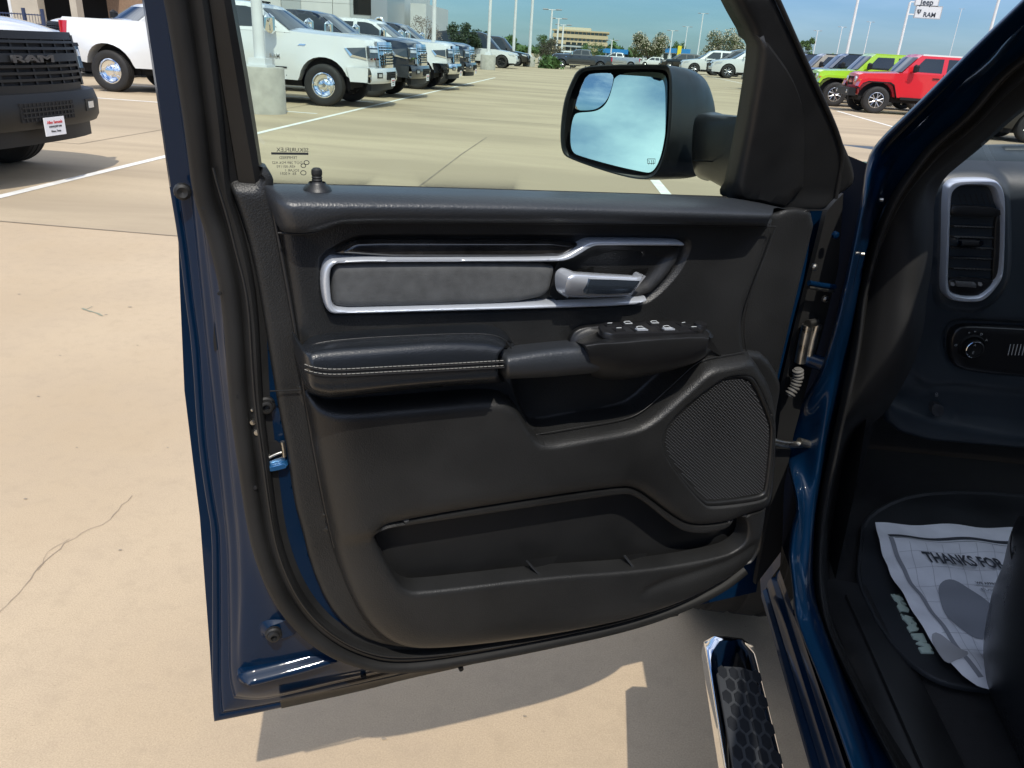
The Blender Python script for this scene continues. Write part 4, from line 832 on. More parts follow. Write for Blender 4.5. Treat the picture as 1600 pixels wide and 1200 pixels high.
# driver seat
SE = [(1592,806),(1583,822),(1575,845),(1567,885),(1558,903),(1550,925),(1542,965),(1536,1002),(1537,1040),(1541,1072),(1556,1110),(1580,1160),(1600,1210),(1620,1270)]
def sh(dx, dy=0): return [(x+dx, y+dy) for x, y in SE]
xloft('seat_cushion', [(SE, .74), (sh(3), .705), (sh(14), .685), (sh(40, 6), .670), (sh(90, 12), .660), (sh(200, 20), .655), (sh(420, 30), .65)], LEATH2, nu=70, nv=40, lean=0)
MB().box(TL((.78, -.5, .56)), TL((1.3, .75, .80))).build('seat_base', DK, truck, False)
bent('seat_back', [[(.72, .28, .85), (.70, .12, 1.2), (.74, .02, 1.5), (.85, -.02, 1.62)], [(1.28, .28, .85), (1.30, .12, 1.2), (1.26, .02, 1.5), (1.15, -.02, 1.62)]], LEATH2)
line3 = lambda name, pts, X, r, m: MB().tube([TL(p) for p in resample(chaikin(xpts(pts, X, 0), 2, False), step=.01)], r, 6).build(name, m, truck)
line3('seat_seam', [(1582,830),(1577,860),(1590,900),(1600,915)], .688, .0012, VOID)

# ---- loose things on the cabin floor
MATL = mat('moulded mat rubber', (.013, .015, .018), .6, bump=(500, .3, .0008), var=(10, .2))
FZ = .575
mo = [gnd(x, y, FZ+.008)[:2] for x, y in [(1347,800),(1341,859),(1337,899),(1345,925),(1376,987),(1420,1035),(1471,1068),(1541,1079),(1640,1085),(1760,1000),(1700,780),(1450,760)]]
MO = chaikin(np.array(mo), 2); mcen = MO.mean(0)
fm = empty('floor_mat', (float(mcen[0]), float(mcen[1]), FZ))
tag(fm, 'black rubber floor mat with raised edge and white letters lying in the footwell', 'floor mat')
def Ml(u, v, w): return (u-mcen[0], v-mcen[1], w)
relief('mat_base', [MO], lambda V, d: .004+.005*rnd(d, .003)*(1-ss(d-.006, .004))+.0*d, MATL, fm, step=.02, rings=(.0008, .002, .006, .008, .010), back=.004, P3=Ml)
LET = mat('pale green rubber print', (.42, .52, .46), .6)
def mp_(pts): return np.array([gnd(1375+x/8, 900+y/8, FZ+.012)[:2] for x, y in pts])
def letter(o_, holes=()): relief('raised_letter', [mp_(o_)]+[mp_(h_) for h_ in holes], lambda V, d: .0068+0*d, LET, fm, step=.006, rings=(), back=.004, P3=Ml, seg=.002, eps=.0003)
letter([(143,195),(265,195),(378,395),(370,415),(325,408),(290,405),(262,418),(220,342),(242,325),(222,285),(190,268)], [[(255,275),(275,285),(300,330),(290,335),(268,300)]])
letter([(268,440),(430,490),(500,630),(480,650),(410,662),(385,672),(343,605),(372,595),(355,562),(325,525),(290,500)], [[(395,550),(412,555),(418,575),(402,572)]])
letter([(395,690),(545,685),(600,795),(530,800),(600,812),(630,825),(690,932),(525,928),(488,862),(572,852),(455,808),(520,775),(425,748)])
# paper sheet
PZ = FZ+.022
po = np.array([gnd(x, y, PZ)[:2] for x, y in [(1367,818),(1378,858),(1391,896),(1435,973),(1471,1024),(1504,1054),(1530,1072),(1545,1077),(1640,1075),(1780,960),(1700,830),(1581,825),(1470,821)]])
pcen = po.mean(0); ps = empty('paper_mat', (float(pcen[0]), float(pcen[1]), PZ)); tag(ps, 'white printed paper floor sheet with dark border lying over the rubber mat', 'paper mat')
def pz(V): return .0035*np.sin(V[:, 0]*38+V[:, 1]*17)+.002*np.sin(V[:, 1]*71)
def Pl(u, v, w): return (u-pcen[0], v-pcen[1], w)
PAPER = mat('uncoated paper', (.74, .75, .78), .8, bump=(40, .25, .004), var=(25, .06)); PGREY = mat('grey ink on paper', (.25, .26, .285), .8); PDARK = mat('dark ink on paper', (.045, .05, .06), .7); PLITE = mat('light grey ink on paper', (.46, .47, .50), .8)
relief('paper', [po], lambda V, d: pz(V), PAPER, ps, step=.012, rings=(.002,), back=.0004, P3=Pl)
def pband(name, pts, wpx, m, dz=.0012, closed=False):
    q = resample(chaikin(np.array([gnd(x, y, PZ)[:2] for x, y in pts]), 1, False), step=.012); t = np.gradient(q, axis=0); t /= np.linalg.norm(t, axis=1, keepdims=True); n_ = np.stack([-t[:, 1], t[:, 0]], 1)
    L_, R__ = q+n_*wpx/2, q-n_*wpx/2; A_ = np.vstack([L_, R__]); z = pz(A_)+dz
    k = len(q); V = [Pl(A_[i, 0], A_[i, 1], z[i]) for i in range(2*k)]
    return mk(name, V, [(i, i+1, k+i+1, k+i) for i in range(k-1)], m, ps, True)
pband('printed_border', [(1388,839),(1480,841),(1580,846),(1660,850)], .010, PDARK); pband('printed_border', [(1391,842),(1415,896),(1445,940),(1485,1000),(1510,1035),(1532,1060)], .009, PGREY)
pband('printed_line', [(1397,843),(1480,846),(1580,851),(1660,855)], .0015, PDARK, .0014)
for k in range(7): pband('printed_line', [(1405+k*13, 862+k*26), (1500+k*8, 864+k*25), (1600, 868+k*24)], .0011, PLITE, .0009)
for k in range(6): pband('printed_line', [(1420+k*26, 850), (1445+k*24, 940), (1490+k*18, 1010), (1520+k*12, 1050)], .0011, PLITE, .0010)
def ptext(s, x0, y0, x1, y1, size, m, hs=1.):
    a, b = gnd(x0, y0, PZ), gnd(x1, y1, PZ); t = text('printed_words', s, size, m, ps, None, .00002, 'LEFT', off=size*.03); me = t.data
    xs = [v.co.x for v in me.vertices]; sc = Vector(b-a).length/(max(xs)-min(xs)); xd = Vector(b-a).normalized()
    me.transform(Matrix.Translation((a[0]-pcen[0], a[1]-pcen[1], .0045)) @ basis((0, 0, 0), xd, Vector((-xd.y, xd.x, 0))) @ Matrix.Diagonal((sc, hs, 1, 1)))
ptext('THANKS FOR COMING', 1449, 880, 1662, 900, .042, PDARK, 1.15)
ptext('WE APPRECIATE YOUR', 1525, 915, 1600, 920, .010, PDARK); ptext('BUSINESS', 1533, 925, 1575, 929, .009, PGREY)
relief('printed_footprint', [chaikin(np.array([gnd(x, y, PZ)[:2] for x, y in [(1466,915),(1475,907),(1492,908),(1512,920),(1535,938),(1560,960),(1560,985),(1535,1002),(1505,988),(1480,962),(1468,938)]]), 2)], lambda V, d: pz(V)+.0013, PGREY, ps, step=.012, rings=(), back=None, P3=Pl)
relief('grey_patch', [chaikin(np.array([gnd(x, y, PZ)[:2] for x, y in [(1452,995),(1462,990),(1478,1000),(1500,1018),(1513,1020),(1510,1030),(1490,1035),(1482,1040),(1470,1030)]]), 2)], lambda V, d: pz(V)+.0016, mat('mid grey patch on paper', (.36, .36, .37), .7), ps, step=.012, rings=(), back=None, P3=Pl)  # irregular patch of flat grey on the sheet
# ================================================================== THE LOT
def ground_mat():
    m = bpy.data.materials.new('sunlit concrete'); m.use_nodes = True; t = m.node_tree; b = t.nodes['Principled BSDF']; b.inputs['Roughness'].default_value = .88; b.inputs['Specular IOR Level'].default_value = .25
    co = N(t, 'ShaderNodeTexCoord'); L = t.links.new
    def noise(scale, det=5, sc=(1, 1, 1), rough=.6, dist=0.):
        mp = N(t, 'ShaderNodeMapping'); mp.inputs['Scale'].default_value = sc; L(co.outputs['Object'], mp.inputs[0]); n = N(t, 'ShaderNodeTexNoise'); n.inputs['Scale'].default_value = scale; n.inputs['Detail'].default_value = det; n.inputs['Roughness'].default_value = rough; n.inputs['Distortion'].default_value = dist; L(mp.outputs[0], n.inputs['Vector']); return n.outputs[0]
    def rng_(v, a, b_, c, d): r = N(t, 'ShaderNodeMapRange'); r.inputs[1].default_value = a; r.inputs[2].default_value = b_; r.inputs[3].default_value = c; r.inputs[4].default_value = d; L(v, r.inputs[0]); return r.outputs[0]
    def mix(f, a, b_, bt='MIX'):
        x = N(t, 'ShaderNodeMix', data_type='RGBA', blend_type=bt)
        for i, v in ((0, f), (6, a), (7, b_)):
            if isinstance(v, tuple): x.inputs[i].default_value = (*v, 1)
            elif isinstance(v, (int, float)): x.inputs[i].default_value = v
            else: L(v, x.inputs[i])
        return x.outputs[2]
    s = N(t, 'ShaderNodeSeparateXYZ'); L(co.outputs['Object'], s.inputs[0])
    a = gnd(0, 346); b2 = gnd(262, 368); d = b2-a; nx, ny = -d[1], d[0]; l = math.hypot(nx, ny); nx /= l; ny /= l
    side = M2(t, 'SUBTRACT', M2(t, 'ADD', M2(t, 'MULTIPLY', s.outputs[0], float(nx)), M2(t, 'MULTIPLY', s.outputs[1], float(ny))), float(a[0]*nx+a[1]*ny))
    far = rng_(side, -.01, .02, 0, 1)
    col = mix(rng_(noise(.55, 6), .35, .65, 0, 1), (.47, .36, .235), (.60, .48, .33))
    col = mix(M2(t, 'MULTIPLY', rng_(noise(2.2, 8, rough=.7), .45, .7, 0, 1), .6), col, (.40, .31, .215))
    farc = mix(rng_(noise(.35, 7, (.35, 1.6, 1), .6, .6), .38, .62, 0, 1), (.37, .30, .205), (.53, .43, .29))
    col = mix(far, col, farc)
    col = mix(M2(t, 'MULTIPLY', rng_(noise(260, 3), .35, .65, 0, 1), .55), col, (.36, .27, .18))
    col = mix(rng_(noise(95, 4, rough=.8), .64, .70, 0, .7), col, (.22, .17, .12))
    col = mix(rng_(noise(1.1, 9, rough=.75), .64, .72, 0, .35), col, (.24, .21, .18))
    col = mix(rng_(noise(14, 6, rough=.7), .50, .72, 0, .42), col, (.38, .295, .20))
    L(col, b.inputs['Base Color'])
    bp = N(t, 'ShaderNodeBump'); bp.inputs['Strength'].default_value = .35; bp.inputs['Distance'].default_value = .002; L(noise(180, 5, rough=.7), bp.inputs['Height']); L(bp.outputs[0], b.inputs['Normal'])
    return m
g = mk('ground', [(-500,-500,0),(500,-500,0),(500,1200,0),(-500,1200,0)], [(0,1,2,3)], ground_mat(), None, False); tag(g, kind='structure')
WPAINT = mat('worn white road paint', (.74, .72, .66), .8, var=(6, .12)); JOINT = mat('dark joint sealant', (.25, .20, .145), .9, var=(3, .3))
def ribbon(name, pts, wd, m, z=.004, kind='structure', jag=0.):
    q = np.array([gnd(*p)[:2] if len(p) == 2 else p[:2] for p in pts], float)
    if jag: q = resample(q, step=.03); q += rng.normal(0, jag, q.shape)
    t = np.gradient(q, axis=0); t /= np.linalg.norm(t, axis=1, keepdims=True); n_ = np.stack([-t[:, 1], t[:, 0]], 1)
    w_ = wd/2*(rng.uniform(.5, 1.3, (len(q), 1)) if jag else 1)
    V = [(*p, z) for p in q+n_*w_]+[(*p, z) for p in q-n_*w_]; k = len(q)
    return tag(mk(name, V, [(i, k+i, k+i+1, i+1) for i in range(k-1)], m, None, False), kind=kind)
ribbon('parking_line', [(-5.3,4.0,0),(-5.42,9.5,0),(-5.55,13,0),(-5.75,24,0),(-6.0,45,0)], .11, WPAINT)
ribbon('parking_line', [(1308,173.5),(1391,197),(1500,229)], .13, WPAINT)
ribbon('parking_line', [(1020,278),(1046,310)], .13, WPAINT)
ribbon('parking_line', [(1098,118),(1130,124),(1172,133)], .16, WPAINT)
for k in range(5): ribbon('parking_line', [(7.6+k*0, 33.0+4.6*k+2.3, 0), (17, 33.0+4.6*k+2.3, 0)], .12, WPAINT)
for k in range(5): ribbon('parking_line', [(-6.0, 16.7+4.3*k, 0), (-13, 16.7+4.3*k, 0)], .12, WPAINT)
ribbon('slab_joint', [(-60,8.9,0),(-6.9,10.0,0),(-7.2,60,0)], .025, JOINT)
ribbon('slab_joint', [gnd(-60,341),gnd(262,368),gnd(420,378)], .018, JOINT)
ribbon('slab_joint', [(640,305),(657,290),(720,242),(760,215)], .02, JOINT)
ribbon('slab_joint', [(-4.2,18,0),(6,18.4,0),(30,19,0)], .03, JOINT); ribbon('slab_joint', [(2.1,10,0),(2.5,40,0)], .03, JOINT)
ribbon('ground_crack', [(-30,985),(18,940),(60,892),(100,853),(140,828),(170,815),(205,775)], .0022, mat('dark crack line', (.30, .235, .165), .95), .003, jag=.004)  # thin jagged line, darker than the concrete, along the crack
ribbon('ground_crack', [(60,892),(75,862),(110,842)], .0016, MATS['dark crack line'], .003, jag=.003)

STN = mat('old oil stain', (.27, .225, .165), .8, var=(9, .3)); GRN = mat('grey green chalk mark', (.25, .26, .19), .9)
def blot(px, py, r, m, name='ground_stain', el=1.5):
    q = gnd(px, py); n_ = 26; a = np.linspace(0, 2*math.pi, n_, endpoint=False); rr = r*(1+rng.normal(0, .16, n_)); V = [(q[0]+el*x*math.cos(t), q[1]+x*math.sin(t), .0025) for x, t in zip(rr, a)]
    return tag(mk(name, V, [tuple(range(n_))], m, None, False), kind='structure')
ribbon('chalk_mark', [(128,482),(140,486),(152,490),(160,494)], .012, GRN, .003, jag=.003); ribbon('chalk_mark', [(134,484),(146,479)], .006, GRN, .003, jag=.002)
for px, py, r in ((203,480,.008),(166,492,.006),(94,556,.004),(188,860,.004),(262,700,.003),(60,620,.004),(40,780,.004),(600,1155,.004),(820,1120,.003),(215,540,.004),(30,460,.006),(120,700,.003)): blot(px, py, r, STN)
# ------------------------------------------------------------------ vehicle builder
GLS = mat('vehicle window glass', (.012, .017, .020), .03, spec=.9); LAMP = mat('clear lamp lens', (.55, .58, .60), .08, metal=.3, coat=1.); TAIL = mat('red lamp lens', (.45, .01, .02), .15, coat=1.)
BLKP = mat('black vehicle trim', (.009, .0095, .010), .5, spec=.35); AMB = mat('amber marker lens', (.6, .16, .02), .3); ALLOY = mat('bright alloy', (.55, .55, .56), .22, metal=.9)
def paint(name, c, metal=0.): return mat(name, c, .30, metal=metal, coat=1.0)
WHT = paint('white vehicle paint', (.68, .69, .68)); NAVY = paint('deep navy vehicle paint', (.010, .016, .028), .3); RED = paint('bright red vehicle paint', (.62, .012, .022)); LIME = paint('lime green vehicle paint', (.36, .62, .03))
GRY = paint('dark grey vehicle paint', (.05, .053, .058), .4); BLK = paint('black vehicle paint', (.008, .009, .010)); SLV = paint('silver vehicle paint', (.40, .42, .44), .6); TANV = paint('beige vehicle paint', (.34, .31, .24))
def hull(name, out, hw, m, parent, crown=None, N_=9, step=.16, ang=32):
    """closed side outline (x,z), half width hw(x,z), joined across with a crown"""
    L_ = resample(np.array(out, float), step=step*.6, closed=True)
    # keep the corners sharp: snap the nearest samples to the outline's own points
    for c in out:
        k = np.argmin(np.hypot(*(L_-np.array(c)).T)); L_[k] = c
    gx, gz = np.meshgrid(np.arange(L_[:, 0].min(), L_[:, 0].max(), step), np.arange(L_[:, 1].min(), L_[:, 1].max(), step)); G = np.stack([gx.ravel(), gz.ravel()], 1)
    G = G[inside(G, L_)]; G = G[segdist(G, L_) > step*.4] if len(G) else G
    A_ = np.vstack([L_, G]) if len(G) else L_; n_ = len(L_)
    vo, eo, fo, ov, _, _ = delaunay_2d_cdt([Vector(p) for p in A_], [(i, (i+1) % n_) for i in range(n_)], [], 0, 1e-6)
    V2 = np.array([tuple(v) for v in vo]); Fc = np.array([tuple(f) for f in fo]); Fc = Fc[inside(V2[Fc].mean(1), L_)]
    o2n = {q: i for i, l in enumerate(ov) for q in l}; H_ = np.array([hw(x, z) for x, z in V2]); nv = len(V2)
    V = [(x, h, z) for (x, z), h in zip(V2, H_)]+[(x, -h, z) for (x, z), h in zip(V2, H_)]
    F__ = [tuple(f) for f in Fc]+[tuple(int(i)+nv for i in f[::-1]) for f in Fc]
    cols = []
    for i in range(n_):
        j = o2n.get(i, i); x, z = V2[j]; c = [j]
        for k in range(1, N_):
            s = 1-2*k/N_; dx, dz = crown(x, z, s) if crown else (0, 0); c.append(len(V)); V.append((x+dx, H_[j]*s, z+dz))
        c.append(j+nv); cols.append(c)
    for i in range(n_):
        a, b = cols[i], cols[(i+1) % n_]
        for k in range(N_): F__.append((a[k], b[k], b[k+1], a[k+1]))
    o = mk(name, V, F__, m, parent, True, ang); bm = bmesh.new(); bm.from_mesh(o.data); bmesh.ops.remove_doubles(bm, verts=bm.verts, dist=1e-5); bmesh.ops.recalc_face_normals(bm, faces=bm.faces); bm.to_mesh(o.data); bm.free(); o.data.set_sharp_from_angle(angle=math.radians(ang)); return o
def sidepane(name, pts, hw, off, m, parent, side, thick=.01):
    P_ = [(x, z) for x, z in pts]; n_ = len(P_)
    V = [(x, side*(hw(x, z)+off), z) for x, z in P_]+[(x, side*(hw(x, z)+off-thick), z) for x, z in P_]
    F__ = [tuple(range(n_)) if side > 0 else tuple(range(n_))[::-1]]+[(i, (i+1) % n_, n_+(i+1) % n_, n_+i) for i in range(n_)]
    return mk(name, V, F__, m, parent, False)
def fplate(name, f, y0, y1, z0, z1, off, th, m, parent, ny=10, shape=None):
    """curved plate that follows the front face x = f(y,z)"""
    ys = np.linspace(y0, y1, ny); V = []; F__ = []
    for z in (z0, z1):
        for d in (off, off-th):
            V += [(f(y, z)+d, y, z if not shape else shape(y, z)) for y in ys]
    k = ny
    for i in range(k-1):
        F__ += [(i, i+1, 2*k+i+1, 2*k+i), (i+k, 3*k+i, 3*k+i+1, k+i+1), (2*k+i, 2*k+i+1, 3*k+i+1, 3*k+i), (i, k+i, k+i+1, i+1)]
    F__ += [(0, 2*k, 3*k, k), (k-1, 2*k-1, 4*k-1, 3*k-1)]
    return mk(name, V, F__, m, parent, True, 30)
def arch(cx, cz, r, n=12): return [(cx-r*math.cos(a), cz+r*math.sin(a)) for a in np.linspace(math.radians(12), math.radians(168), n)]
def pickup(col, grille=CHROME, L=6.3, dually=False, bumper=None, cz=0., top=None, xr=None):
    """crew cab pickup, nose towards +X, front bumper at x=0"""
    r = empty('pickup_truck'); xr = xr if xr else -(L-1.2); xf = -.92
    def nose(x, s): return .15*(1-abs(s)**2.4)*max(0, min(1, (x+1.0)/.7))
    def hw(x, z):
        h = .985-.05*abs((z-.95)/.5)**2
        if x > -.7: h -= .13*((x+.7)/.7)**2
        for c in (xf, xr):
            d = math.hypot(x-c, z-.42)
            if d < .72: h += .035*max(0, 1-abs(d-.56)/.16)
        if dually and x < xr+1.0: h += .17*math.exp(-((x-xr)/.62)**2)*max(0, min(1, (1.25-z)/.3))
        return h
    out = [(-.02,.66),(.0,.84),(-.005,1.12),(-.02,1.30),(-.09,1.385),(-.34,1.43),(-1.0,1.455),(-1.62,1.49),(-1.66,1.50),(-3.98,1.50),(-4.02,1.46),(-4.08,1.50),(-L+.03,1.50),(-L,1.46),(-L-.0,.74),(-L+.05,.62)]+arch(xr,.44,.53)+[(xr+.55,.50),(xf-.56,.48)]+arch(xf,.44,.53)+[(xf+.56,.58)]
    def crown(x, z, s):
        e = 1-s*s; dz = 0
        if z > 1.2 and x > -1.7: dz = .075*e*min(1, max(0, (-x)/.25))
        return nose(x, s) if z > .5 else 0, dz
    hull('body', out, hw, col, r, crown)
    hwc = lambda x, z: .93-.40*(z-1.48)
    ch = lambda x, z, s: ((.10*(1-s*s)*(1 if x > -2.4 else 0)), (.035*(1-s*s) if z > 1.9 else 0))
    hull('cab', [(-1.60,1.46),(-2.34,1.93),(-2.55,1.99),(-2.9,2.01),(-3.6,2.0),(-3.84,1.95),(-4.0,1.46)], hwc, top or col, r, ch, step=.14)
    for s in (1, -1):
        for pts in ([(-1.90,1.545),(-2.02,1.64),(-2.40,1.88),(-2.60,1.915),(-2.86,1.92),(-2.86,1.53)], [(-2.98,1.53),(-2.98,1.92),(-3.50,1.915),(-3.66,1.88),(-3.80,1.60),(-3.78,1.55)]): sidepane('window', pts, hwc, .006, GLS, r, s)
        for x in (-2.05, -3.10): sidepane('door_handle', [(x-.62,1.30),(x-.62,1.335),(x-.84,1.335),(x-.84,1.30)], hw, .045, col if grille is CHROME else BLKP, r, s, .03)
        for x in (-1.72, -2.92, -3.96): sidepane('door_seam', [(x,.55),(x,1.47),(x-.012,1.47),(x-.012,.55)], hw, .003, BLKP, r, s, .003)
        sidepane('side_step', [(-1.75,.40),(-1.75,.47),(-3.95,.47),(-3.95,.40)], hw, .09, CHROME if grille is CHROME else BLKP, r, s, .12)
        sidepane('body_molding', [(-1.7,.70),(-1.7,.73),(-3.95,.73),(-3.95,.70)], hw, .012, BLKP, r, s, .012)
        m_ = MB(); y = s*1.10
        m_.tube([(-2.06, s*.92, 1.50), (-2.02, s*1.06, 1.50)], .035, 8); m_.build('mirror_arm', BLKP, r)
        mh = MB(); mh.tube([(-1.98, s*1.13, 1.44), (-1.96, s*1.13, 1.48), (-1.96, s*1.13, 1.72), (-1.99, s*1.13, 1.77)], [.075, .105, .10, .05], 12, squash=1.15); mh.build('mirror', CHROME if grille is CHROME else BLKP, r)
        sidepane('fender_badge', [(-1.30,1.19),(-1.27,1.23),(-1.40,1.23),(-1.45,1.19)], hw, .008, CHROME, r, s, .01)
        tl = empty('tail_light', (0, 0, 0), 0, r); sidepane('lens', [(-L+.005,.98),(-L+.0,1.42),(-L+.13,1.42),(-L+.10,.98)], hw, .012, TAIL, tl, s, .05)
        MB().box((-L-.02, s*.93-.07, .98), (-L+.01, s*.93+.05, 1.42)).build('lens', TAIL, tl, False)
    f = lambda y, z: .15*(1-min(1, abs(y)/.88)**2.4)+.035-max(0, (z-1.12))*.22
    mk('windshield', *(lambda Vs: (Vs, [(i*9+j, i*9+j+1, (i+1)*9+j+1, (i+1)*9+j) for i in range(4) for j in range(8)]))([(-1.64-.66*t+.10*(1-s*s)+.012, s*(hwc(0, 1.5+.41*t)-.05), 1.50+.42*t) for t in np.linspace(.02, .95, 5) for s in np.linspace(-1, 1, 9)]), GLS, r)
    mk('rear_window', [(-3.985,-.6,1.56),(-3.985,.6,1.56),(-3.875,.6,1.88),(-3.875,-.6,1.88)], [(0,1,2,3)], GLS, r, False)
    gm = grille; W_ = 1. if grille is CHROME else 1.46
    fplate('grille_frame', f, -.56*W_, .56*W_, 1.30, 1.375, .035, .06, gm if gm is CHROME else BLKP, r); fplate('grille_frame', f, -.50*W_, .50*W_, .80, .87, .045, .06, gm, r)
    for y in (-.56*W_, .56*W_): fplate('grille_frame', f, y-.03, y+.03, .84, 1.345, .040, .06, gm, r, 3)
    fplate('grille_backing', f, -.54*W_, .54*W_, .86, 1.32, .012, .02, VOID, r)
    for z in (.90, .965, 1.03, 1.20, 1.262): fplate('grille_bar', f, -.53*W_, .53*W_, z, z+.026, .034, .03, gm, r)
    fplate('grille_bar', f, -.53*W_, .53*W_, 1.085, 1.165, .030, .03, gm, r)
    for y in np.linspace(-.42*W_, .42*W_, 7): fplate('grille_strut', f, y-.012, y+.012, .87, 1.31, .026, .02, BLKP if gm is not CHROME else gm, r, 2)
    t = text('grille_letters', 'RAM', .13, CHROME if gm is CHROME else mat('dark grey letters', (.05,.05,.052), .3), r, Matrix.Translation((.222, -.30, 1.085)) @ Matrix(((0,0,1,0),(1,0,0,0),(0,1,0,0),(0,0,0,1))) @ Matrix.Diagonal((2.1, .72, 1, 1)), .012, 'LEFT', off=.004)
    for s in (1, -1):
        hl = empty('headlight', (0, 0, 0), 0, r)
        a, b = sorted((s*(.58 if W_ == 1. else .84), s*(.90 if W_ == 1. else .93)))
        fplate('lens', f, a, b, 1.00, 1.24, .022, .05, mat('dark lamp lens', (.05, .055, .06), .06, coat=1.), hl, 8); fplate('chrome_surround', f, a, b, 1.235, 1.27, .032, .05, gm, hl, 8); fplate('chrome_surround', f, a, b, .965, 1.005, .032, .05, gm, hl, 8)
        fplate('reflector', f, a+.03, b-.03, 1.13, 1.20, .030, .02, LAMP, hl, 6)
        sidepane('lens', [(-.03,1.0),(-.05,1.235),(-.42,1.20),(-.30,1.06)], hw, .012, MATS['dark lamp lens'], hl, s, .03); sidepane('chrome_surround', [(-.02,.96),(-.03,1.0),(-.30,1.06),(-.42,1.20),(-.46,1.20),(-.34,1.02)], hw, .02, gm, hl, s, .03)
    bmp = bumper or CHROME; fb = lambda y, z: .17*(1-min(1, abs(y)/1.02)**3.0)+.03
    b_ = MB(); ys = np.linspace(-1.0, 1.0, 21); pr = [(-.10,.52),(.03,.50),(.07,.56),(.075,.70),(.04,.80),(-.08,.82)]
    V = [(fb(y, 0)+dx-.0, y, z) for y in ys for dx, z in pr]
    mk('front_bumper', V, [(i*6+j, i*6+j+1, (i+1)*6+j+1, (i+1)*6+j) for i in range(20) for j in range(5)], bmp, r, True, 40)
    for s in (1, -1):
        sidepane('bumper_end', [(.02,.52),(.04,.80),(-.42,.80),(-.34,.52)], lambda x, z: .99-.02*(x > 0), .02, bmp, r, s, .05)
        a, b = (.60, .82) if s > 0 else (-.82, -.60); fplate('fog_light', fb, a, b, .61, .72, .080, .02, BLKP, r, 4); fplate('fog_light_lens', fb, a+.05, b-.05, .635, .695, .086, .01, LAMP, r, 4)
    fplate('bumper_grille', fb, -.36, .36, .57, .73, .083, .02, VOID, r, 6)
    for k in range(-6, 7): fplate('bumper_mesh', fb, k*.052-.006, k*.052+.006, .575, .725, .090, .01, BLKP, r, 2)
    for z in (.61, .65, .69): fplate('bumper_mesh', fb, -.35, .35, z-.006, z+.006, .091, .01, BLKP, r, 6)
    fplate('air_dam', fb, -.88, .88, .36, .53, -.02, .1, BLKP, r)
    pl = fplate('license_plate', fb, -.14, .14, .44, .60, .112, .008, mat('white plate', (.78, .78, .80), .5), r, 3)
    for zz, s_, c_ in ((.545, 'Allen Samuels', mat('red print', (.6, .02, .03), .5)), (.512, 'DODGE JEEP RAM', BLACKI), (.470, 'Waco, Texas', BLACKI)):
        text('plate_print', s_, .038 if zz > .53 else (.022 if zz > .5 else .026), c_, r, Matrix.Translation((.3135, 0, zz)) @ Matrix(((0,0,1,0),(1,0,0,0),(0,1,0,0),(0,0,0,1))), .0008, 'CENTER', off=.0005)
    for s in (1, -1): MB().box((xf-.55, s*.5-.25*(s < 0), .35), (xf+.5, s*.5+.25*(s > 0), 1.0)).build('wheel_well', VOID, r, False); MB().box((xr-.55, s*.5-.3*(s < 0), .35), (xr+.5, s*.5+.3*(s > 0), 1.0)).build('wheel_well', VOID, r, False)
    MB().box((-L+.2, -.75, .36), (-.5, .75, .60)).build('chassis', VOID, r, False)
    for x, st in ((xf, 'dually' if dually else 'spoke'), (xr, 'dually' if dually else 'spoke')):
        for s in (1, -1):
            y = .90*s if not (dually and x == xr) else 1.0*s
            wheel(r, (x, y, .415), .415, .27, .245, m_r=CHROME if dually else ALLOY, side=-s, style=st)
    for y in (-.32, -.16, 0, .16, .32): MB().lathe([(.05, 0), (.045, .03), (0, .035)], 8, 'Z', (-2.55, y, 2.02)).build('roof_marker', AMB if False else BLKP, r) if dually else None
    text('door_badge', 'RAM', .11, CHROME, r, Matrix.Translation((-2.05, -1.0, .90)) @ Matrix(((1,0,0,0),(0,0,-1,0),(0,1,0,0),(0,0,0,1))), .006, 'LEFT', off=.002)
    MB().box((-L-.12, -.95, .58), (-L+.02, .95, .74)).build('rear_bumper', bmp, r, False)
    for ch in list(r.children)+[c for k in r.children if not k.name.startswith('wheel') for c in k.children]:
        if ch.type == 'MESH':
            for v in ch.data.vertices:
                z = v.co.z; v.co.z = z if z < .9 else (.9+(z-.9)*.87 if z < 1.5 else z-.078)
    return r
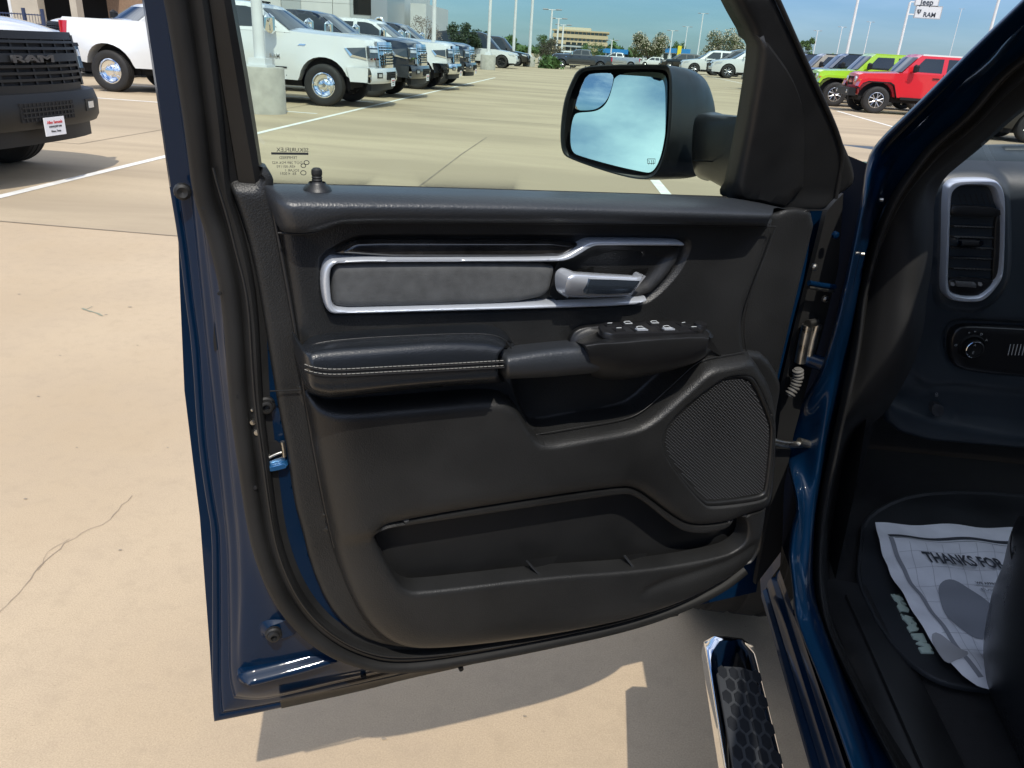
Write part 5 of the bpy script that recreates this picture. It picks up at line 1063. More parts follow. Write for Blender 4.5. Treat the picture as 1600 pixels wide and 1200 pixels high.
def jeep(col, top):
    """boxy four door off roader, nose towards +X"""
    r = empty('off_road_suv'); xf, xr = -.80, -3.80
    def hw(x, z): return .80 if x < -1.35 else .80-.16*min(1, (x+1.35)/1.1)
    hull('body', [(-.22,.70),(-.18,.92),(-.20,1.13),(-.30,1.18),(-1.45,1.25),(-1.50,1.26),(-4.40,1.26),(-4.44,1.22),(-4.44,.66)]+arch(xr,.42,.52)+[(xr+.54,.52),(xf-.62,.52)]+arch(xf,.42,.54)+[(xf+.56,.66)], hw, col, r, lambda x, z, s: (.05*(1-s*s)*(x > -.35), .05*(1-s*s)*(z > 1.1 and x > -1.5)))
    hc = lambda x, z: .79-.13*(z-1.26)
    hull('hardtop', [(-1.46,1.24),(-1.90,1.76),(-1.98,1.80),(-2.0,1.83),(-4.32,1.83),(-4.42,1.24)], hc, col, r, lambda x, z, s: (.04*(1-s*s)*(x > -2), .02*(1-s*s)*(z > 1.8)), step=.12)
    mk('roof_panel', [(x, s*(hc(0, 1.83)+.004), z) for x, z in ((-1.99,1.80),(-4.34,1.80),(-4.34,1.845),(-1.99,1.845)) for s in (1, -1)], [(0,2,4,6), (1,7,5,3), (6,4,5,7), (0,6,7,1), (2,3,5,4)], top, r, False)
    for s in (1, -1):
        for pts in ([(-1.78,1.32),(-1.80,1.36),(-2.08,1.72),(-2.66,1.73),(-2.66,1.31)], [(-2.80,1.31),(-2.80,1.73),(-3.42,1.73),(-3.50,1.31)], [(-3.62,1.31),(-3.60,1.73),(-4.20,1.73),(-4.28,1.31)]): sidepane('window', pts, hc, .006, GLS, r, s)
        for c, x0, x1 in ((xf, -.18, -1.48), (xr, -3.2, -4.42)):
            pts = [(c+.66,.80),(c+.60,.98),(c+.40,1.05),(c-.38,1.05),(c-.52,.98),(c-.70,.56)]; inn = [(c-.62,.52),(c-.46,.90),(c-.33,.97),(c+.36,.97),(c+.52,.90),(c+.60,.76)]
            sidepane('fender_flare', pts+inn, lambda x, z: .94, 0, col, r, s, .34)
            inn2 = [(a*1.0, b-.035) for a, b in inn]; sidepane('flare_trim', inn[::-1]+inn2, lambda x, z: .935, 0, BLKP, r, s, .30)
        for x in (-2.72, -3.56): sidepane('door_seam', [(x,.58),(x,1.28),(x-.012,1.28),(x-.012,.58)], hw, .003, BLKP, r, s, .003)
        sidepane('door_handle', [(-2.42,1.13),(-2.42,1.16),(-2.62,1.16),(-2.62,1.13)], hw, .035, BLKP, r, s, .03); sidepane('side_step', [(-1.55,.46),(-1.55,.54),(-3.2,.54),(-3.2,.46)], hw, .06, BLKP, r, s, .1)
        sidepane('door_hinge', [(-1.62,1.02),(-1.62,1.06),(-1.74,1.06),(-1.74,1.02)], hw, .02, col, r, s, .02)
        MB().tube([(-1.80, s*.80, 1.36), (-1.80, s*.92, 1.38)], .03, 8).tube([(-1.80, s*.97, 1.30), (-1.79, s*.97, 1.33), (-1.79, s*.97, 1.48), (-1.80, s*.97, 1.52)], [.06, .09, .085, .05], 10).build('mirror', BLKP, r)
        hl = MB(); hl.lathe([(0, .02), (.075, .015), (.095, 0), (.10, -.05)], 20, 'X', (-.155, s*.46, 1.0)).build('headlight', LAMP, r); MB().box((-.24, s*.80-.07, .93), (-.18, s*.80+.07, 1.0)).build('turn_signal', AMB, r, False)
        MB().lathe([(0, .02), (.055, .015), (.07, 0), (.07, -.05)], 16, 'X', (.07, s*.58, .62)).build('fog_light', LAMP, r)
        for x in (xf, xr): wheel(r, (x, s*.83, .41), .41, .26, .235, m_r=ALLOY, side=-s); 
        for x in (xf, xr): MB().box((x-.5, s*.4-.25*(s < 0), .4), (x+.5, s*.4+.25*(s > 0), .98)).build('wheel_well', VOID, r, False)
    for k in range(7): y = (k-3)*.082; MB().box((-.185, y-.024, .82), (-.135, y+.024, 1.08)).build('grille_slot', VOID, r, False)
    MB().box((-.15, -.82, .50), (.08, .82, .74)).build('front_bumper', BLKP, r, False); MB().box((-4.55, -.80, .52), (-4.42, .80, .72)).build('rear_bumper', BLKP, r, False)
    MB().box((-4.2, -.6, .36), (-.4, .6, .62)).build('chassis', VOID, r, False)
    V = [(-1.475-.40*t+.045*(1-s*s)+.01, s*.70, 1.29+.46*t) for t in np.linspace(.0, 1, 4) for s in np.linspace(-1, 1, 7)]
    mk('windshield', V, [(i*7+j, i*7+j+1, (i+1)*7+j+1, (i+1)*7+j) for i in range(3) for j in range(6)], GLS, r)
    sw = empty('spare_wheel', (-4.62, 0, .98), math.pi/2, r); t2 = MB(); t2.lathe([(.25, -.1), (.36, -.13), (.40, -.08), (.40, .08), (.36, .13), (.25, .1)], 28, 'Y'); t2.build('tyre', TY, sw)
    return r
def suv(col, roof=None, L=4.8, H=1.68, low=.0, name='sport_utility_vehicle'):
    r = empty(name); xf, xr = -.88, -L+.92
    def hw(x, z):
        h = .93-.04*abs((z-.75)/.4)**2
        if x > -.8: h -= .22*((x+.8)/.8)**2
        if x < -L+.6: h -= .10*((-L+.6-x)/.6)**2
        return h
    belt = 1.02-low*.4
    hull('body', [(-.02,.32),(.0,.55),(-.05,.74),(-.16,.85),(-.6,.93),(-1.15,belt-.02),(-1.25,belt),(-L+.25,belt+.06),(-L+.06,belt),(-L,.70),(-L+.04,.36)]+arch(xr,.35,.42)+[(xr+.44,.26),(xf-.44,.26)]+arch(xf,.35,.42)+[(xf+.44,.30)], hw, col, r, lambda x, z, s: (.10*(1-s*s)*(x > -.3), .04*(1-s*s)*(z > .8 and x > -1.3)), step=.18)
    hc = lambda x, z: .86-.38*(z-belt)
    hull('greenhouse', [(-1.15,belt-.03),(-1.95,H-.09),(-2.3,H),(-L+1.2,H),(-L+.5,H-.10),(-L+.15,belt-.02)], hc, roof or col, r, lambda x, z, s: (.08*(1-s*s)*(x > -2.0), .03*(1-s*s)*(z > H-.12)), step=.16)
    for s in (1, -1):
        t0 = H-.12
        for pts in ([(-1.55,belt+.06),(-2.08,t0),(-2.62,t0+.01),(-2.62,belt+.05)], [(-2.72,belt+.05),(-2.72,t0+.01),(-3.42,t0),(-3.50,belt+.06)], [(-3.60,belt+.07),(-3.54,t0),(-L+.85,t0-.03),(-L+.45,belt+.10)]): sidepane('window', pts, hc, .006, GLS, r, s)
        for x in (-1.55, -2.67, -3.55): sidepane('door_seam', [(x,.32),(x,belt),(x-.010,belt),(x-.010,.32)], hw, .003, BLKP, r, s, .003)
        for x in (-2.45, -3.35): sidepane('door_handle', [(x,.86),(x,.885),(x-.18,.885),(x-.18,.86)], hw, .03, col, r, s, .02)
        hl = sidepane('headlight', [(-.10,.68),(-.16,.80),(-.50,.84),(-.40,.74)], hw, .012, LAMP, r, s, .03); sidepane('tail_light', [(-L+.02,.74),(-L+.06,.95),(-L+.40,.92),(-L+.36,.82)], hw, .012, TAIL, r, s, .03)
        MB().tube([(-1.62, s*.86, belt+.07), (-1.62, s*1.0, belt+.10)], .03, 6).tube([(-1.66, s*.98, belt+.10), (-1.62, s*1.0, belt+.11), (-1.56, s*.98, belt+.11)], [.04, .08, .03], 8).build('mirror', col if roof is None else BLKP, r)
        sidepane('rocker_cladding', [(xf-.45,.24),(xf-.45,.34),(xr+.45,.34),(xr+.45,.24)], hw, .01, BLKP, r, s, .02)
        for x in (xf, xr): wheel(r, (x, s*.80, .36), .36, .23, .235, m_r=ALLOY if roof is None else BLKP, side=-s); MB().box((x-.42, s*.4-.25*(s < 0), .3), (x+.42, s*.4+.25*(s > 0), .82)).build('wheel_well', VOID, r, False)
    f = lambda y, z: .10*(1-min(1, abs(y)/.75)**2)-.02
    fplate('grille', f, -.42, .42, .50, .74, .012, .03, BLKP, r); fplate('lower_intake', f, -.6, .6, .30, .42, .03, .03, BLKP, r)
    for s in (1, -1): a, b = sorted((s*.46, s*.72)); fplate('headlight', f, a, b, .68, .80, -.03, .05, LAMP, r, 4)
    V = [(-1.19-.76*t+.08*(1-s*s)+.012, s*(hc(0, belt+.05+(H-belt-.15)*t)-.06), belt+.03+(H-belt-.14)*t) for t in np.linspace(.02, .97, 4) for s in np.linspace(-1, 1, 7)]
    mk('windshield', V, [(i*7+j, i*7+j+1, (i+1)*7+j+1, (i+1)*7+j) for i in range(3) for j in range(6)], GLS, r); MB().box((-L+.2, -.7, .2), (-.3, .7, .5)).build('chassis', VOID, r, False)
    return r
def clone(o, parent=None, swap=None):
    c = o.copy(); COL.objects.link(c); c.parent = parent
    if swap and c.type == 'MESH':
        for s_ in c.material_slots:
            if s_.material in swap: mm = swap[s_.material]; s_.link = 'OBJECT'; s_.material = mm
    for ch in list(o.children): clone(ch, c, swap)
    return c
def put(o, nx, ny, rz, sc, label, cat, group=None):
    """nx, ny: where the nose touches down"""
    o.location = (nx, ny, 0); o.rotation_euler = (0, 0, rz); o.scale = (sc,)*3; tag(o, label, cat, group); return o
GL_ = 'vehicles parked in the left row'; GR_ = 'off roaders parked in the right row'; GF = 'cars parked far across the lot'
SC = 1.12
dual = pickup(WHT, CHROME, 6.6, True, WHT, xr=-.92-4.63)
put(dual, -5.50, 18.7+1.10, 0, SC, 'white crew cab dually pickup with chrome wheels and grille nearest behind the window', 'pickup truck', GL_)
nav = pickup(NAVY, CHROME, 6.2, False, GRY); put(nav, -5.55, 22.9+1.1, 0, SC, 'dark navy pickup with chrome grille right beside the white dually', 'pickup truck', GL_)
w2 = clone(nav, None, {NAVY: WHT, GRY: CHROME}); put(w2, -5.55, 28.5+1.1, 0, SC, 'white pickup with chrome bumper parked past the dark navy pickup', 'pickup truck', GL_)
n2 = clone(nav, None); put(n2, -5.6, 32.3+1.1, 0, SC, 'dark pickup whose grille just shows past the white pickup with chrome bumper', 'pickup truck', GL_)
wg = suv(WHT, BLK, 5.45, 1.92); wgp = gnd(806, 108); put(wg, float(wgp[0]), float(wgp[1])+1, 0, 1.35, 'large white sport utility with black roof parked behind the light pole base', 'suv', GL_)
b2_ = clone(wg, None, {WHT: BLK}); put(b2_, float(gnd(822, 105)[0]), float(gnd(822, 105)[1])+2.5, 0, 1.3, 'black sport utility whose nose shows past the large white one', 'suv', GL_)
# near left truck with the black grille
nt_ = pickup(WHT, BLKP, 6.1, False, BLKP)
put(nt_, -5.62, 7.35, 0, 1.06, 'white pickup with black grille and black bumper whose nose pokes in beside the door', 'pickup truck', 'pickups at the left edge of the photo')
fc = clone(nav, None, {NAVY: WHT, CHROME: BLKP, GRY: BLKP}); put(fc, float(onY(98, 60, 23.5)[0]), 23.5, math.pi+.98, 1.12, 'white pickup with black grille facing left beyond the bed of the dually', 'pickup truck', 'pickups at the left edge of the photo')
rj = jeep(RED, mat('white roof panel', (.7, .7, .7), .4)); jp = gnd(1362, 177)
put(rj, float(jp[0])-.95, float(jp[1])+1.0, math.pi, 1.2, 'bright red boxy off roader with black bumper at the near end of the row', 'off-roader', GR_)
cols = [(LIME, LIME, 'lime green boxy off roader parked beside the red one'), (NAVY, BLK, 'dark navy boxy off roader parked behind the lime green one'), (TANV, BLK, 'beige boxy off roader between two dark ones'), (NAVY, BLK, 'dark boxy off roader parked past the beige one'), (SLV, BLK, 'silver boxy off roader showing its pale roof near the far end of the row')]
for k, (c_, t_, lb) in enumerate(cols):
    j = clone(rj, None, {RED: c_, MATS['white roof panel']: t_}); put(j, 9.0-.05*k, 34.3+(k+1)*3.9, math.pi, 1.2, lb, 'off-roader', GR_)
rs = clone(rj, None); put(rs, 15.5, 62, math.pi, 1.2, 'second red off roader showing only its roof behind the row', 'off-roader', GR_)
ws = suv(WHT, None, 4.7, 1.62); p_ = gnd(1131, 122); put(ws, float(p_[0])-1.4, float(p_[1])+1, math.pi, 1.85, 'white crossover parked facing left behind the outside mirror', 'car', GF)
for px, py, c_, sc, lb in ((1106, 118, NAVY, 1.8, 'dark blue crossover half hidden behind the white crossover'), (1075, 116, WHT, 1.65, 'small white hatchback with its nose just right of the mirror top'), (1040, 107, BLK, 1.5, 'black car seen over the top edge of the mirror')):
    p_ = gnd(px, py); s_ = clone(ws, None, {WHT: c_}); put(s_, float(p_[0])-.6, float(p_[1])+4, math.pi, sc, lb, 'car', GF)
for px, py, c_, rz, lb in ((862, 106, GRY, math.pi, 'dark grey pickup seen from the side left of the mirror'), (1030, 102.5, WHT, 0, 'white pickup showing its cab just above the mirror'), (928, 104, SLV, math.pi, 'silver pickup parked between the grey and the white one above the mirror')):
    p_ = gnd(px, py); s_ = clone(nav, None, {NAVY: c_, GRY: c_}); put(s_, float(p_[0]), float(p_[1])+2, rz, .95, lb, 'pickup truck', GF)
for px, py, c_, lb in ((838, 103, WHT, 'small white car low behind the dark tree'), (1000, 103, WHT, 'white car low between the flowering trees')):
    p_ = gnd(px, py); s_ = clone(ws, None, {WHT: c_}); put(s_, float(p_[0]), float(p_[1])+3, math.pi, 1.0, lb, 'car', GF)
p_ = gnd(1560, 221); dk = clone(ws, None, {WHT: BLK}); put(dk, float(p_[0])-.2, float(p_[1])+1.0, math.pi, 1.1, 'black car glimpsed through the windshield above the dashboard', 'car')

# ------------------------------------------------------------------ poles, signs, fences
POLW = mat('white painted steel', (.66, .67, .67), .5, var=(2, .08)); CONC = mat('cast concrete', (.42, .40, .35), .85, bump=(60, .4, .004), var=(4, .15)); LUM = mat('grey luminaire', (.30, .31, .32), .5)
def pole(x, y, h, r0, r1, label, base=None, arms=2, group='light poles around the lot', az=0., drop=0):
    p = empty('light_pole', (x, y, 0)); tag(p, label, 'light pole', group)
    b = .0
    if base: MB().lathe([(0, base[1]), (base[0]*.97, base[1]), (base[0], base[1]-.03), (base[0], 0)], 28, 'Z').build('concrete_base', CONC, p); b = base[1]; MB().box((-r0*2, -r0*2, b), (r0*2, r0*2, b+.04)).build('base_plate', POLW, p, False); MB().box((-r0*1.6, -r0*1.6, b+.04), (r0*1.6, r0*1.6, b+.16)).build('base_cover', POLW, p, False)
    MB().cyl((0, 0, b), (0, 0, h), r0, r1, 16).build('shaft', POLW, p)
    for k in range(arms):
        a = az+k*2*math.pi/arms; c, s = math.cos(a), math.sin(a)
        MB().tube([(0, 0, h-.1), (c*.5, s*.5, h-.05)], .05, 6).build('arm', POLW, p)
        MB().tube([(c*.45, s*.45, h-.06), (c*.6, s*.6, h-.03), (c*1.25, s*1.25, h-.03)], [.10, .20, .16], 8, squash=.45).build('lamp_head', LUM, p)
    return p
q = gnd(412, 176); pole(float(q[0]), float(q[1]), 12, .11, .08, 'white light pole on a round concrete base in front of the white dually', (.46, .88))
PO = [(677, 118, -60, .13, 'tall white light pole rising behind the third pickup', None), (762, 109, -60, .13, 'white light pole on a concrete base beside the large white sport utility', (.55, 1.0)), (801, 103, -60, .15, 'white light pole left of its near twin beside the black sport utility', (.6, .9)), (826, 104, -60, .16, 'white light pole on a low base just left of the dark tree', (.6, .9)),
      (857, 99, 14, .17, 'light pole with a flat double head left of the tan office block', None), (868, 98, 28, .17, 'light pole with a double head in front of the tan office block', None), (876, 97.5, 38, .18, 'third light pole in front of the tan office block', None), (953, 99, 62, .16, 'short light pole at the right end of the tan office block', None),
      (1044, 103, 47, .16, 'slim light pole just right of the round flowering tree', None), (1066, 103, 41, .16, 'light pole between the two flowering trees', None), (1087, 105, 20, .17, 'light pole with double head just left of the right flowering tree', None), (1160, 108, 38, .18, 'light pole seen at the right end of the side window', None),
      (1265, 114, 47, .14, 'far light pole at the left end of the off roader row', None), (1301, 116, 41, .14, 'far light pole second from the door frame', None), (1342, 118, 33, .15, 'far light pole between two tall near poles', None), (1474, 124, 12, .17, 'far light pole with double head right of the dealer sign', None)]
for px, py, ty, r0, lb, bs in PO: q = gnd(px, py); pole(float(q[0]), float(q[1]), float(onY(px, ty, float(q[1]))[2]), r0, r0*.65, lb, bs)
for px, py, lb in ((1312, 135, 'tall thick white light pole rising behind the lime green off roader'), (1519, 150, 'tall thick white light pole nearest the windshield pillar')): q = gnd(px, py); pole(float(q[0]), float(q[1]), 14, .13, .10, lb, (.5, .8))
# pylon sign
q = gnd(1391, 135); sg = empty('pylon_sign', (float(q[0]), float(q[1]), 0)); tag(sg, 'tall white pylon sign with two brand panels high above the red off roader', 'sign')
MB().cyl((0, 0, 0), (0, 0, 9), .15, .13, 16).build('post', POLW, sg)
YS = float(q[1]); SGW = mat('white sign panel', (.62, .64, .66), .4); SGG = mat('grey sign frame', (.35, .37, .40), .4)
def sgp(px, py): p = onY(px, py, YS); return p[0]-q[0], p[2]
for (x0, y0, x1, y1, s_, fs) in ((1427, 10, 1473, 28, 'RAM', .80), (1428, -22, 1473, 8.5, 'Jeep', 1.05)):
    a = sgp(x0, y1); b = sgp(x1, y0); MB().box((a[0], -.15, a[1]), (b[0], .15, b[1])).build('sign_panel', SGW, sg, False)
    fr_ = MB(); 
    for u0, v0, u1, v1 in ((a[0], a[1], b[0], a[1]+.07), (a[0], b[1]-.07, b[0], b[1]), (a[0], a[1]+.07, a[0]+.07, b[1]-.07), (b[0]-.07, a[1]+.07, b[0], b[1]-.07)): fr_.box((u0, -.17, v0), (u1, -.15, v1))
    fr_.build('sign_frame', SGG, sg, False)
    text('sign_letters', s_, fs*.85 if s_ == 'RAM' else fs*.8, mat('dark navy letters', (.03, .04, .06), .4), sg, Matrix.Translation(((a[0]+b[0])/2+(.18 if s_ == 'RAM' else 0), -.17, a[1]+(.18 if s_ == 'RAM' else .13))) @ Matrix(((1,0,0,0),(0,0,-1,0),(0,1,0,0),(0,0,0,1))), .01, 'CENTER', off=.012)
    if s_ == 'RAM':
        cx_, cz_ = a[0]+.42, (a[1]+b[1])/2; pts = [(cx_-.20, cz_+.20), (cx_+.20, cz_+.20), (cx_+.17, cz_-.02), (cx_, cz_-.22), (cx_-.17, cz_-.02)]
        MB().tube([(p[0], -.18, p[1]) for p in pts], .035, 6, True).build('sign_emblem', MATS['dark navy letters'], sg); MB().tube([(cx_-.15, -.18, cz_+.16), (cx_-.06, -.18, cz_+.02), (cx_, -.18, cz_-.14), (cx_+.06, -.18, cz_+.02), (cx_+.15, -.18, cz_+.16)], .03, 6).build('sign_emblem', MATS['dark navy letters'], sg)
    MB().box((0, -.06, a[1]+.3), (a[0]+.1, .06, a[1]+.42)).build('bracket', POLW, sg, False)
# left service building and its fence
BEI = mat('beige plaster', (.46, .41, .33), .85, var=(1.2, .08)); BRK = mat('brown brick', (.26, .17, .11), .85, var=(8, .15)); GWH = mat('white metal panel', (.62, .63, .62), .4, var=(.6, .05)); GPN = mat('pale grey panel', (.42, .45, .46), .35); OPEN = mat('dark garage interior', (.02, .02, .022), .9)
YB = 46.
def bx_(px, YY): return float(onY(px, 20, YY)[0])
sb = empty('service_building', (bx_(60, YB), YB, 0)); tag(sb, 'beige service building with dark open garage bays behind the left pickups', 'building'); ox = bx_(60, YB)
def bpart(nm, x0, x1, z0, z1, y0, y1, m, par, o_): return MB().box((x0-o_[0], y0-o_[1], z0), (x1-o_[0], y1-o_[1], z1)).build(nm, m, par, False)
O1 = (ox, YB)
bpart('garage_interior', bx_(-250, YB), bx_(150, YB), 0, 4.2, YB+5, YB+5.2, OPEN, sb, O1)
for a, b in ((-260, -190), (-120, -60), (17, 61), (111, 121)): bpart('wall_column', bx_(a, YB), bx_(b, YB), 0, 4.2, YB, YB+.6, BEI, sb, O1)
bpart('wall_header', bx_(-260, YB), bx_(121, YB), 4.2, 7.5, YB-.02, YB+.6, BEI, sb, O1); bpart('roof', bx_(-260, YB), bx_(121, YB), 7.5, 7.7, YB-.3, YB+12, GPN, sb, O1)
bpart('door_frame', bx_(17, YB)-.05, bx_(17, YB)+.12, 0, 4.2, YB-.04, YB-.003, POLW, sb, O1)
bpart('brick_wing', bx_(121, YB)+.01, bx_(300, YB), 0, 6.2, YB+3, YB+8, BRK, sb, O1); bpart('side_wall', bx_(-260, YB), bx_(-260, YB)+.3, 0, 7.5, YB+.6, YB+12, BEI, sb, O1)
bpart('ceiling', bx_(-260, YB), bx_(150, YB), 4.2, 4.3, YB+.6, YB+5.2, OPEN, sb, O1)
fe = empty('steel_fence', (bx_(-60, 38), 38, 0)); tag(fe, 'dark blue steel rail fence in front of the service building', 'fence'); FM = mat('dark blue fence paint', (.03, .045, .10), .5); O2 = (bx_(-60, 38), 38)
for z in (1.25, 1.65, .3): bpart('rail', bx_(-200, 38), bx_(66, 38), z, z+.05, 38, 38.04, FM, fe, O2)
for px in (-180, -110, -35, 37, 66): bpart('post', bx_(px, 38)-.06, bx_(px, 38)+.06, 0, 1.95, 37.94, 38.06, FM, fe, O2)
for k in range(60): x = bx_(-200, 38)+k*(bx_(66, 38)-bx_(-200, 38))/60; bpart('picket', x, x+.018, .1, 1.72, 38.045, 38.06, FM, fe, O2)
# dealership
YD2 = 66.
de = empty('dealership_building', (bx_(480, YD2), YD2, 0)); tag(de, 'white panelled dealership building with arched silver entrance behind the left row', 'building'); O3 = (bx_(480, YD2), YD2)
xs_ = [bx_(p, YD2) for p in (250, 300, 350, 395, 440, 471, 520, 547, 588)]
for k in range(len(xs_)-1):
    for z0, z1 in ((0, 1.6), (1.62, 4.0), (4.02, 6.4), (6.42, 9.0)): bpart('wall_panel', xs_[k]+.02, xs_[k+1]-.02, z0, z1, YD2-.05*(k % 2), YD2+.4, GPN if k in (4, 7) else GWH, de, O3)
bpart('wall_core', xs_[0], xs_[-1], 0, 9, YD2+.3, YD2+20, GWH, de, O3)
for k, z0 in ((7, 3.3), (5, 1.0), (6, 1.0), (2, 1.0)): w0 = bpart('window', xs_[k]+.3, xs_[k+1]-.3, z0, z0+1.5, YD2-.09, YD2-.052, GLS, de, O3)
xa, xb = bx_(588, YD2), bx_(613, YD2); bpart('portal', xa+.01, xb, 0, 9.4, YD2-1.5, YD2+4, mat('satin portal metal', (.5, .52, .54), .3, metal=.7), de, O3)
cx_ = (xa+xb)/2; aw = (xb-xa)*.30
ap = [(cx_-aw-O3[0], -1.54, 0)]+[(cx_+aw*math.cos(a)-O3[0], -1.54, 2.6+aw*1.3*math.sin(a)) for a in np.linspace(math.pi, 0, 12)]+[(cx_+aw-O3[0], -1.54, 0)]
MB().tube(ap, .09, 8).build('arch_trim', CHROME, de); n_ = len(ap); mk('arched_opening', [(p[0], -1.513, p[2]) for p in ap], [tuple(range(n_))], GLS, de, False)
bpart('side_wing', xb+.02, bx_(640, YD2), 0, 4.6, YD2+6, YD2+16, GWH, de, O3)
# far buildings
YO = 310.
def bz_(px, py, YY): return float(onY(px, py, YY)[2])
of = empty('office_building', (bx_(912, YO), YO, 0)); tag(of, 'tan office block with long window bands far beyond the lot', 'building'); O4 = (bx_(912, YO), YO); TANB = mat('tan precast concrete', (.52, .42, .27), .8, var=(.2, .05)); CRM = mat('cream precast concrete', (.60, .55, .42), .8)
GB = mat('grey window band', (.10, .14, .16), .1, spec=.8)
x0, x1, xm = bx_(866, YO), bx_(954, YO), bx_(908, YO); zt = bz_(910, 50, YO); hgt_ = zt
for k in range(4):
    za = hgt_*(k/4); zb = hgt_*((k+.58)/4); bpart('wall_band', x0, x1, za, zb, YO, YO+22, TANB, of, O4); bpart('window_band', x0+.4, x1-.4, zb, hgt_*((k+1)/4), YO+.8, YO+21, GB, of, O4)
    for j in range(14): xx = x0+.6+(x1-x0-1.2)*j/13; bpart('mullion', xx-.12, xx+.12, zb+.01, hgt_*((k+1)/4)-.01, YO+.5, YO+.78, TANB, of, O4)
bpart('penthouse', x0+2, xm+4, hgt_, hgt_*1.17, YO+2, YO+18, CRM, of, O4); bpart('roof_slab', x0-.3, x1+.3, hgt_, hgt_+.5, YO-.3, YO+22.3, TANB, of, O4)
lw_ = empty('low_building', (bx_(905, 220), 220, 0)); tag(lw_, 'low cream building in front of the tan office block', 'building'); O5 = (bx_(905, 220), 220); bpart('wall', bx_(885, 220), bx_(925, 220), 0, bz_(900, 74, 220), 220, 235, CRM, lw_, O5); bpart('roof', bx_(885, 220)-.4, bx_(925, 220)+.4, bz_(900, 74, 220), bz_(900, 74, 220)+.4, 219.6, 235.4, GPN, lw_, O5)
for j in range(4): xx = bx_(888+j*9, 220); bpart('window', xx, xx+1.2, 2, 4, 219.93, 219.99, GLS, lw_, O5)
for a, b, lb, c2 in ((942, 988, 'low store with bright blue roof band left of the round flowering tree', (.02, .20, .50)), (1042, 1102, 'low white store with blue and yellow signs behind the black car', (.02, .25, .55))):
    st = empty('store_building', (bx_(a, 200), 200, 0)); tag(st, lb, 'building'); O6 = (bx_(a, 200), 200); z1 = bz_((a+b)/2, 84, 200)
    bpart('wall', bx_(a, 200), bx_(b, 200), 0, z1, 200, 212, GWH, st, O6); bpart('fascia', bx_(a, 200)-.3, bx_(b, 200 if a == 942 else 200)-(0 if a == 942 else 2.2), z1, z1+1.0, 199.6, 212.3, paint('bright blue fascia', c2), st, O6)
    for j in range(5): xx = bx_(a+3+j*(b-a-8)/4, 200); bpart('window', xx, xx+1.0, .8, 2.6, 199.93, 199.99, GLS, st, O6)
    if a != 942: bpart('yellow_sign', bx_(1066, 200), bx_(1072, 200), z1-.5, z1+1.6, 199.2, 199.5, mat('yellow sign face', (.75, .62, .04), .5), st, O6)
gf = empty('white_gate', (float(gnd(905, 108)[0]), float(gnd(905, 108)[1]), 0)); tag(gf, 'low white rail barrier beside the dark grey pickup', 'barrier'); q = gnd(882, 110); k_ = gf.location
for z in (.45, .85, 1.25): MB().box((q[0]-k_[0], -.04, z), (q[0]-k_[0]+3.2, .04, z+.10)).build('rail', POLW, gf, False)
for t in (0, 1.55, 3.1): MB().box((q[0]-k_[0]+t, -.05, 0), (q[0]-k_[0]+t+.1, .05, 1.4)).build('post', POLW, gf, False)

# ------------------------------------------------------------------ trees
BARK = mat('grey brown bark', (.10, .075, .055), .9)
def leafm(name, c, v=.35):
    m = mat(name, c, .65, var=(1.3, v)); return m
def tree(px, py, ty, wpx, lm, label, blossoms=None, nleaf=2600, trunk=.25, shape=1., lsz=.16, group='trees around the lot', name='tree'):
    q = gnd(px, py); h = float(onY(px, ty, float(q[1]))[2]); wdt = float(onY(px+wpx, ty, float(q[1]))[0]-onY(px, ty, float(q[1]))[0]); lsz = lsz*h/9
    r = empty(name, (float(q[0]), float(q[1]), 0)); tag(r, label, 'tree', group)
    mb = MB(); mb.tube([(0, 0, 0), (.05, .03, h*trunk), (-.03, .05, h*trunk*1.8)], [h*.022+.03, h*.018+.02, h*.012], 8)
    clumps = []; nc = 26
    for k in range(nc):
        a = rng.uniform(0, 2*math.pi); t = rng.uniform(0, 1); z = h*(trunk+(1-trunk)*(.12+.80*t)); rad = wdt/2*math.sqrt(max(0, 1-((z/h-(.5+trunk/2))/(.55-trunk/2))**2))**shape*rng.uniform(.45, .95)
        c = np.array([rad*math.cos(a), rad*math.sin(a), z]); clumps.append((c, rng.uniform(.12, .22)*wdt)); mb.tube([(0, 0, h*trunk), tuple(c*np.array([.5, .5, .85])), tuple(c)], [h*.010, h*.006, h*.002], 5)
    mb.build('trunk', BARK, r)
    def leaves(n_, sz, m, nm, outer=False):
        ci = rng.integers(0, nc, n_); C_ = np.array([clumps[i][0] for i in ci]); R__ = np.array([clumps[i][1] for i in ci])
        d = rng.normal(0, 1, (n_, 3)); d /= np.linalg.norm(d, axis=1, keepdims=True); rr = (rng.uniform(.85, 1.08, n_) if outer else rng.uniform(0, 1, n_)**.45)
        if outer: d[:, 2] = np.abs(d[:, 2])
        p = C_+d*(R__*rr)[:, None]; u = rng.normal(0, 1, (n_, 3)); u /= np.linalg.norm(u, axis=1, keepdims=True); v = np.cross(u, rng.normal(0, 1, (n_, 3))); v /= np.linalg.norm(v, axis=1, keepdims=True); s = sz*rng.uniform(.6, 1.3, (n_, 1))
        V = np.stack([p-u*s, p+v*s*.5, p+u*s, p-v*s*.5], 1).reshape(-1, 3); F__ = np.arange(4*n_).reshape(-1, 4)
        return tag(mk(nm, V, F__, m, r, False), kind='stuff')
    leaves(nleaf, lsz, lm, 'crown')
    if blossoms: leaves(int(nleaf*.34), lsz*.8, blossoms, 'blossoms', True)
    return r
LG = leafm('mid green leaves', (.07, .13, .035)); LD = leafm('dark evergreen leaves', (.030, .055, .025)); LO = leafm('dull reddish leaves', (.07, .065, .04)); LOv = leafm('olive leaves', (.075, .085, .03)); BLO = mat('pale blossoms', (.62, .55, .42), .8, var=(3, .2)); BARE = leafm('sparse grey twigs', (.22, .19, .17))
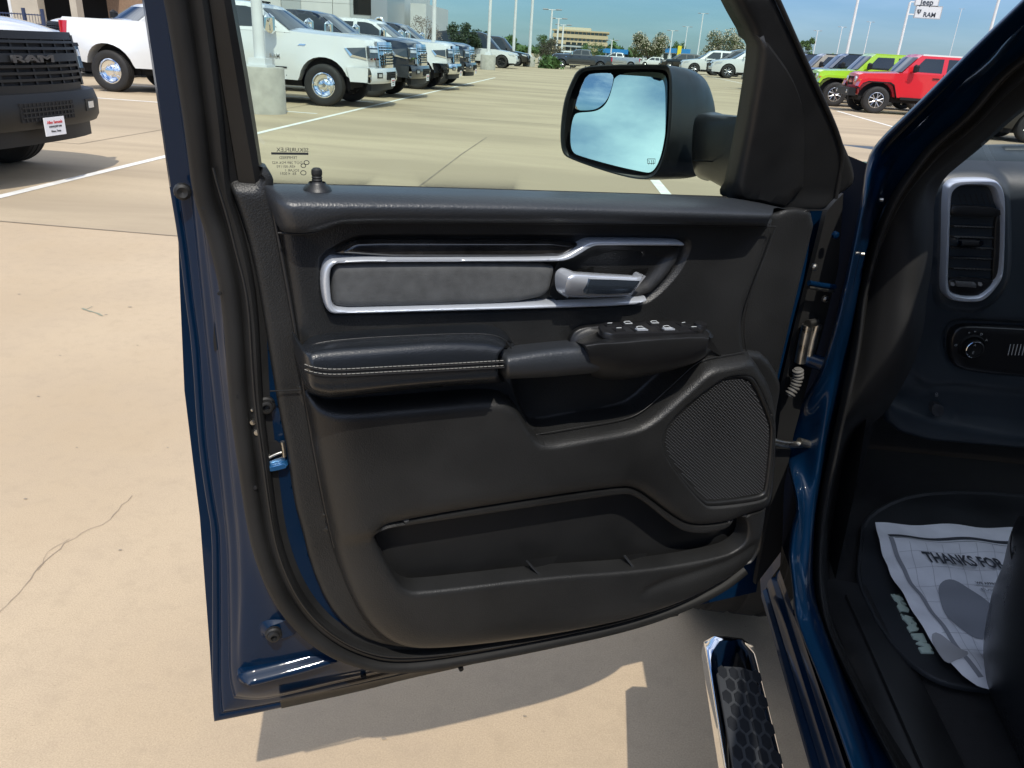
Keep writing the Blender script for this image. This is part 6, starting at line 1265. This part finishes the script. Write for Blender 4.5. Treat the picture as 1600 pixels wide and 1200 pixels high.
tree(1012, 103, 50, 60, LOv, 'round flowering tree with pale blossoms above the outside mirror', BLO, 5200, .08, lsz=.26)
tree(1124, 106, 52, 72, LOv, 'wide flowering tree with pale blossoms behind the white crossover', BLO, 5600, .08, lsz=.26)
tree(862, 104, 64, 50, LO, 'dark reddish low tree left of the tan office block', None, 4200, .15, lsz=.26)
tree(847, 100, 55, 30, LG, 'green tree standing behind the dark reddish low tree', None, 3000, .2, lsz=.26)
tree(923, 98, 70, 44, LG, 'light green tree in front of the tan office block', None, 3000, .15, lsz=.34)
tree(781, 100, 60, 26, LG, 'small green tree behind the large white sport utility', None, 2400, .15, lsz=.34)
tree(722, 103, 36, 52, LD, 'dark evergreen tree behind the left row', None, 6000, .15, lsz=.24); tree(748, 102, 44, 34, LD, 'smaller dark evergreen tree beside the larger one', None, 3500, .15, lsz=.24)
tree(664, 104, 24, 50, BARE, 'sparse greyish tree beside the dealership building', None, 2000, .2, lsz=.14)
tree(1057, 101, 66, 24, LG, 'green tree behind the slim light poles', None, 1800, .2, lsz=.34)
tree(1252, 112, 57, 26, LG, 'green tree cut by the door frame edge', None, 2200, .2, lsz=.3)
bq = gnd(857, 107); bs_ = MB()
n_ = 900; pp = rng.normal(0, 1, (n_, 3))*[.42, .42, .25]+[0, 0, .4]; V = []; 
for p in pp:
    u = rng.normal(0, .12, 3); v = rng.normal(0, .12, 3); p[2] = abs(p[2]); V += [p-u, p-v, p+u, p+v]
sb_ = mk('low_shrub', V, np.arange(4*n_).reshape(-1, 4), LG, None, False); sb_.location = (float(bq[0]), float(bq[1]), 0); tag(sb_, 'low bright green shrub at the foot of the dark reddish tree', 'shrub')
# far tree line on the horizon
n_ = 9000; xx = rng.uniform(-260, 330, n_); hh = 4.0+1.2*np.sin(xx*.07)+1.6*np.sin(xx*.23+1)+1.0*np.sin(xx*.61); zz2 = hh*rng.uniform(0, 1, n_)**.7; yy = 420+rng.uniform(-6, 6, n_)
V = []; 
for a, b, c in zip(xx, yy, zz2):
    u = rng.normal(0, .8, 3); v = rng.normal(0, .8, 3); p = np.array([a, b, c]); V += [p-u, p-v, p+u, p+v]
tag(mk('distant_tree_line', V, np.arange(4*n_).reshape(-1, 4), LG, None, False), kind='stuff')
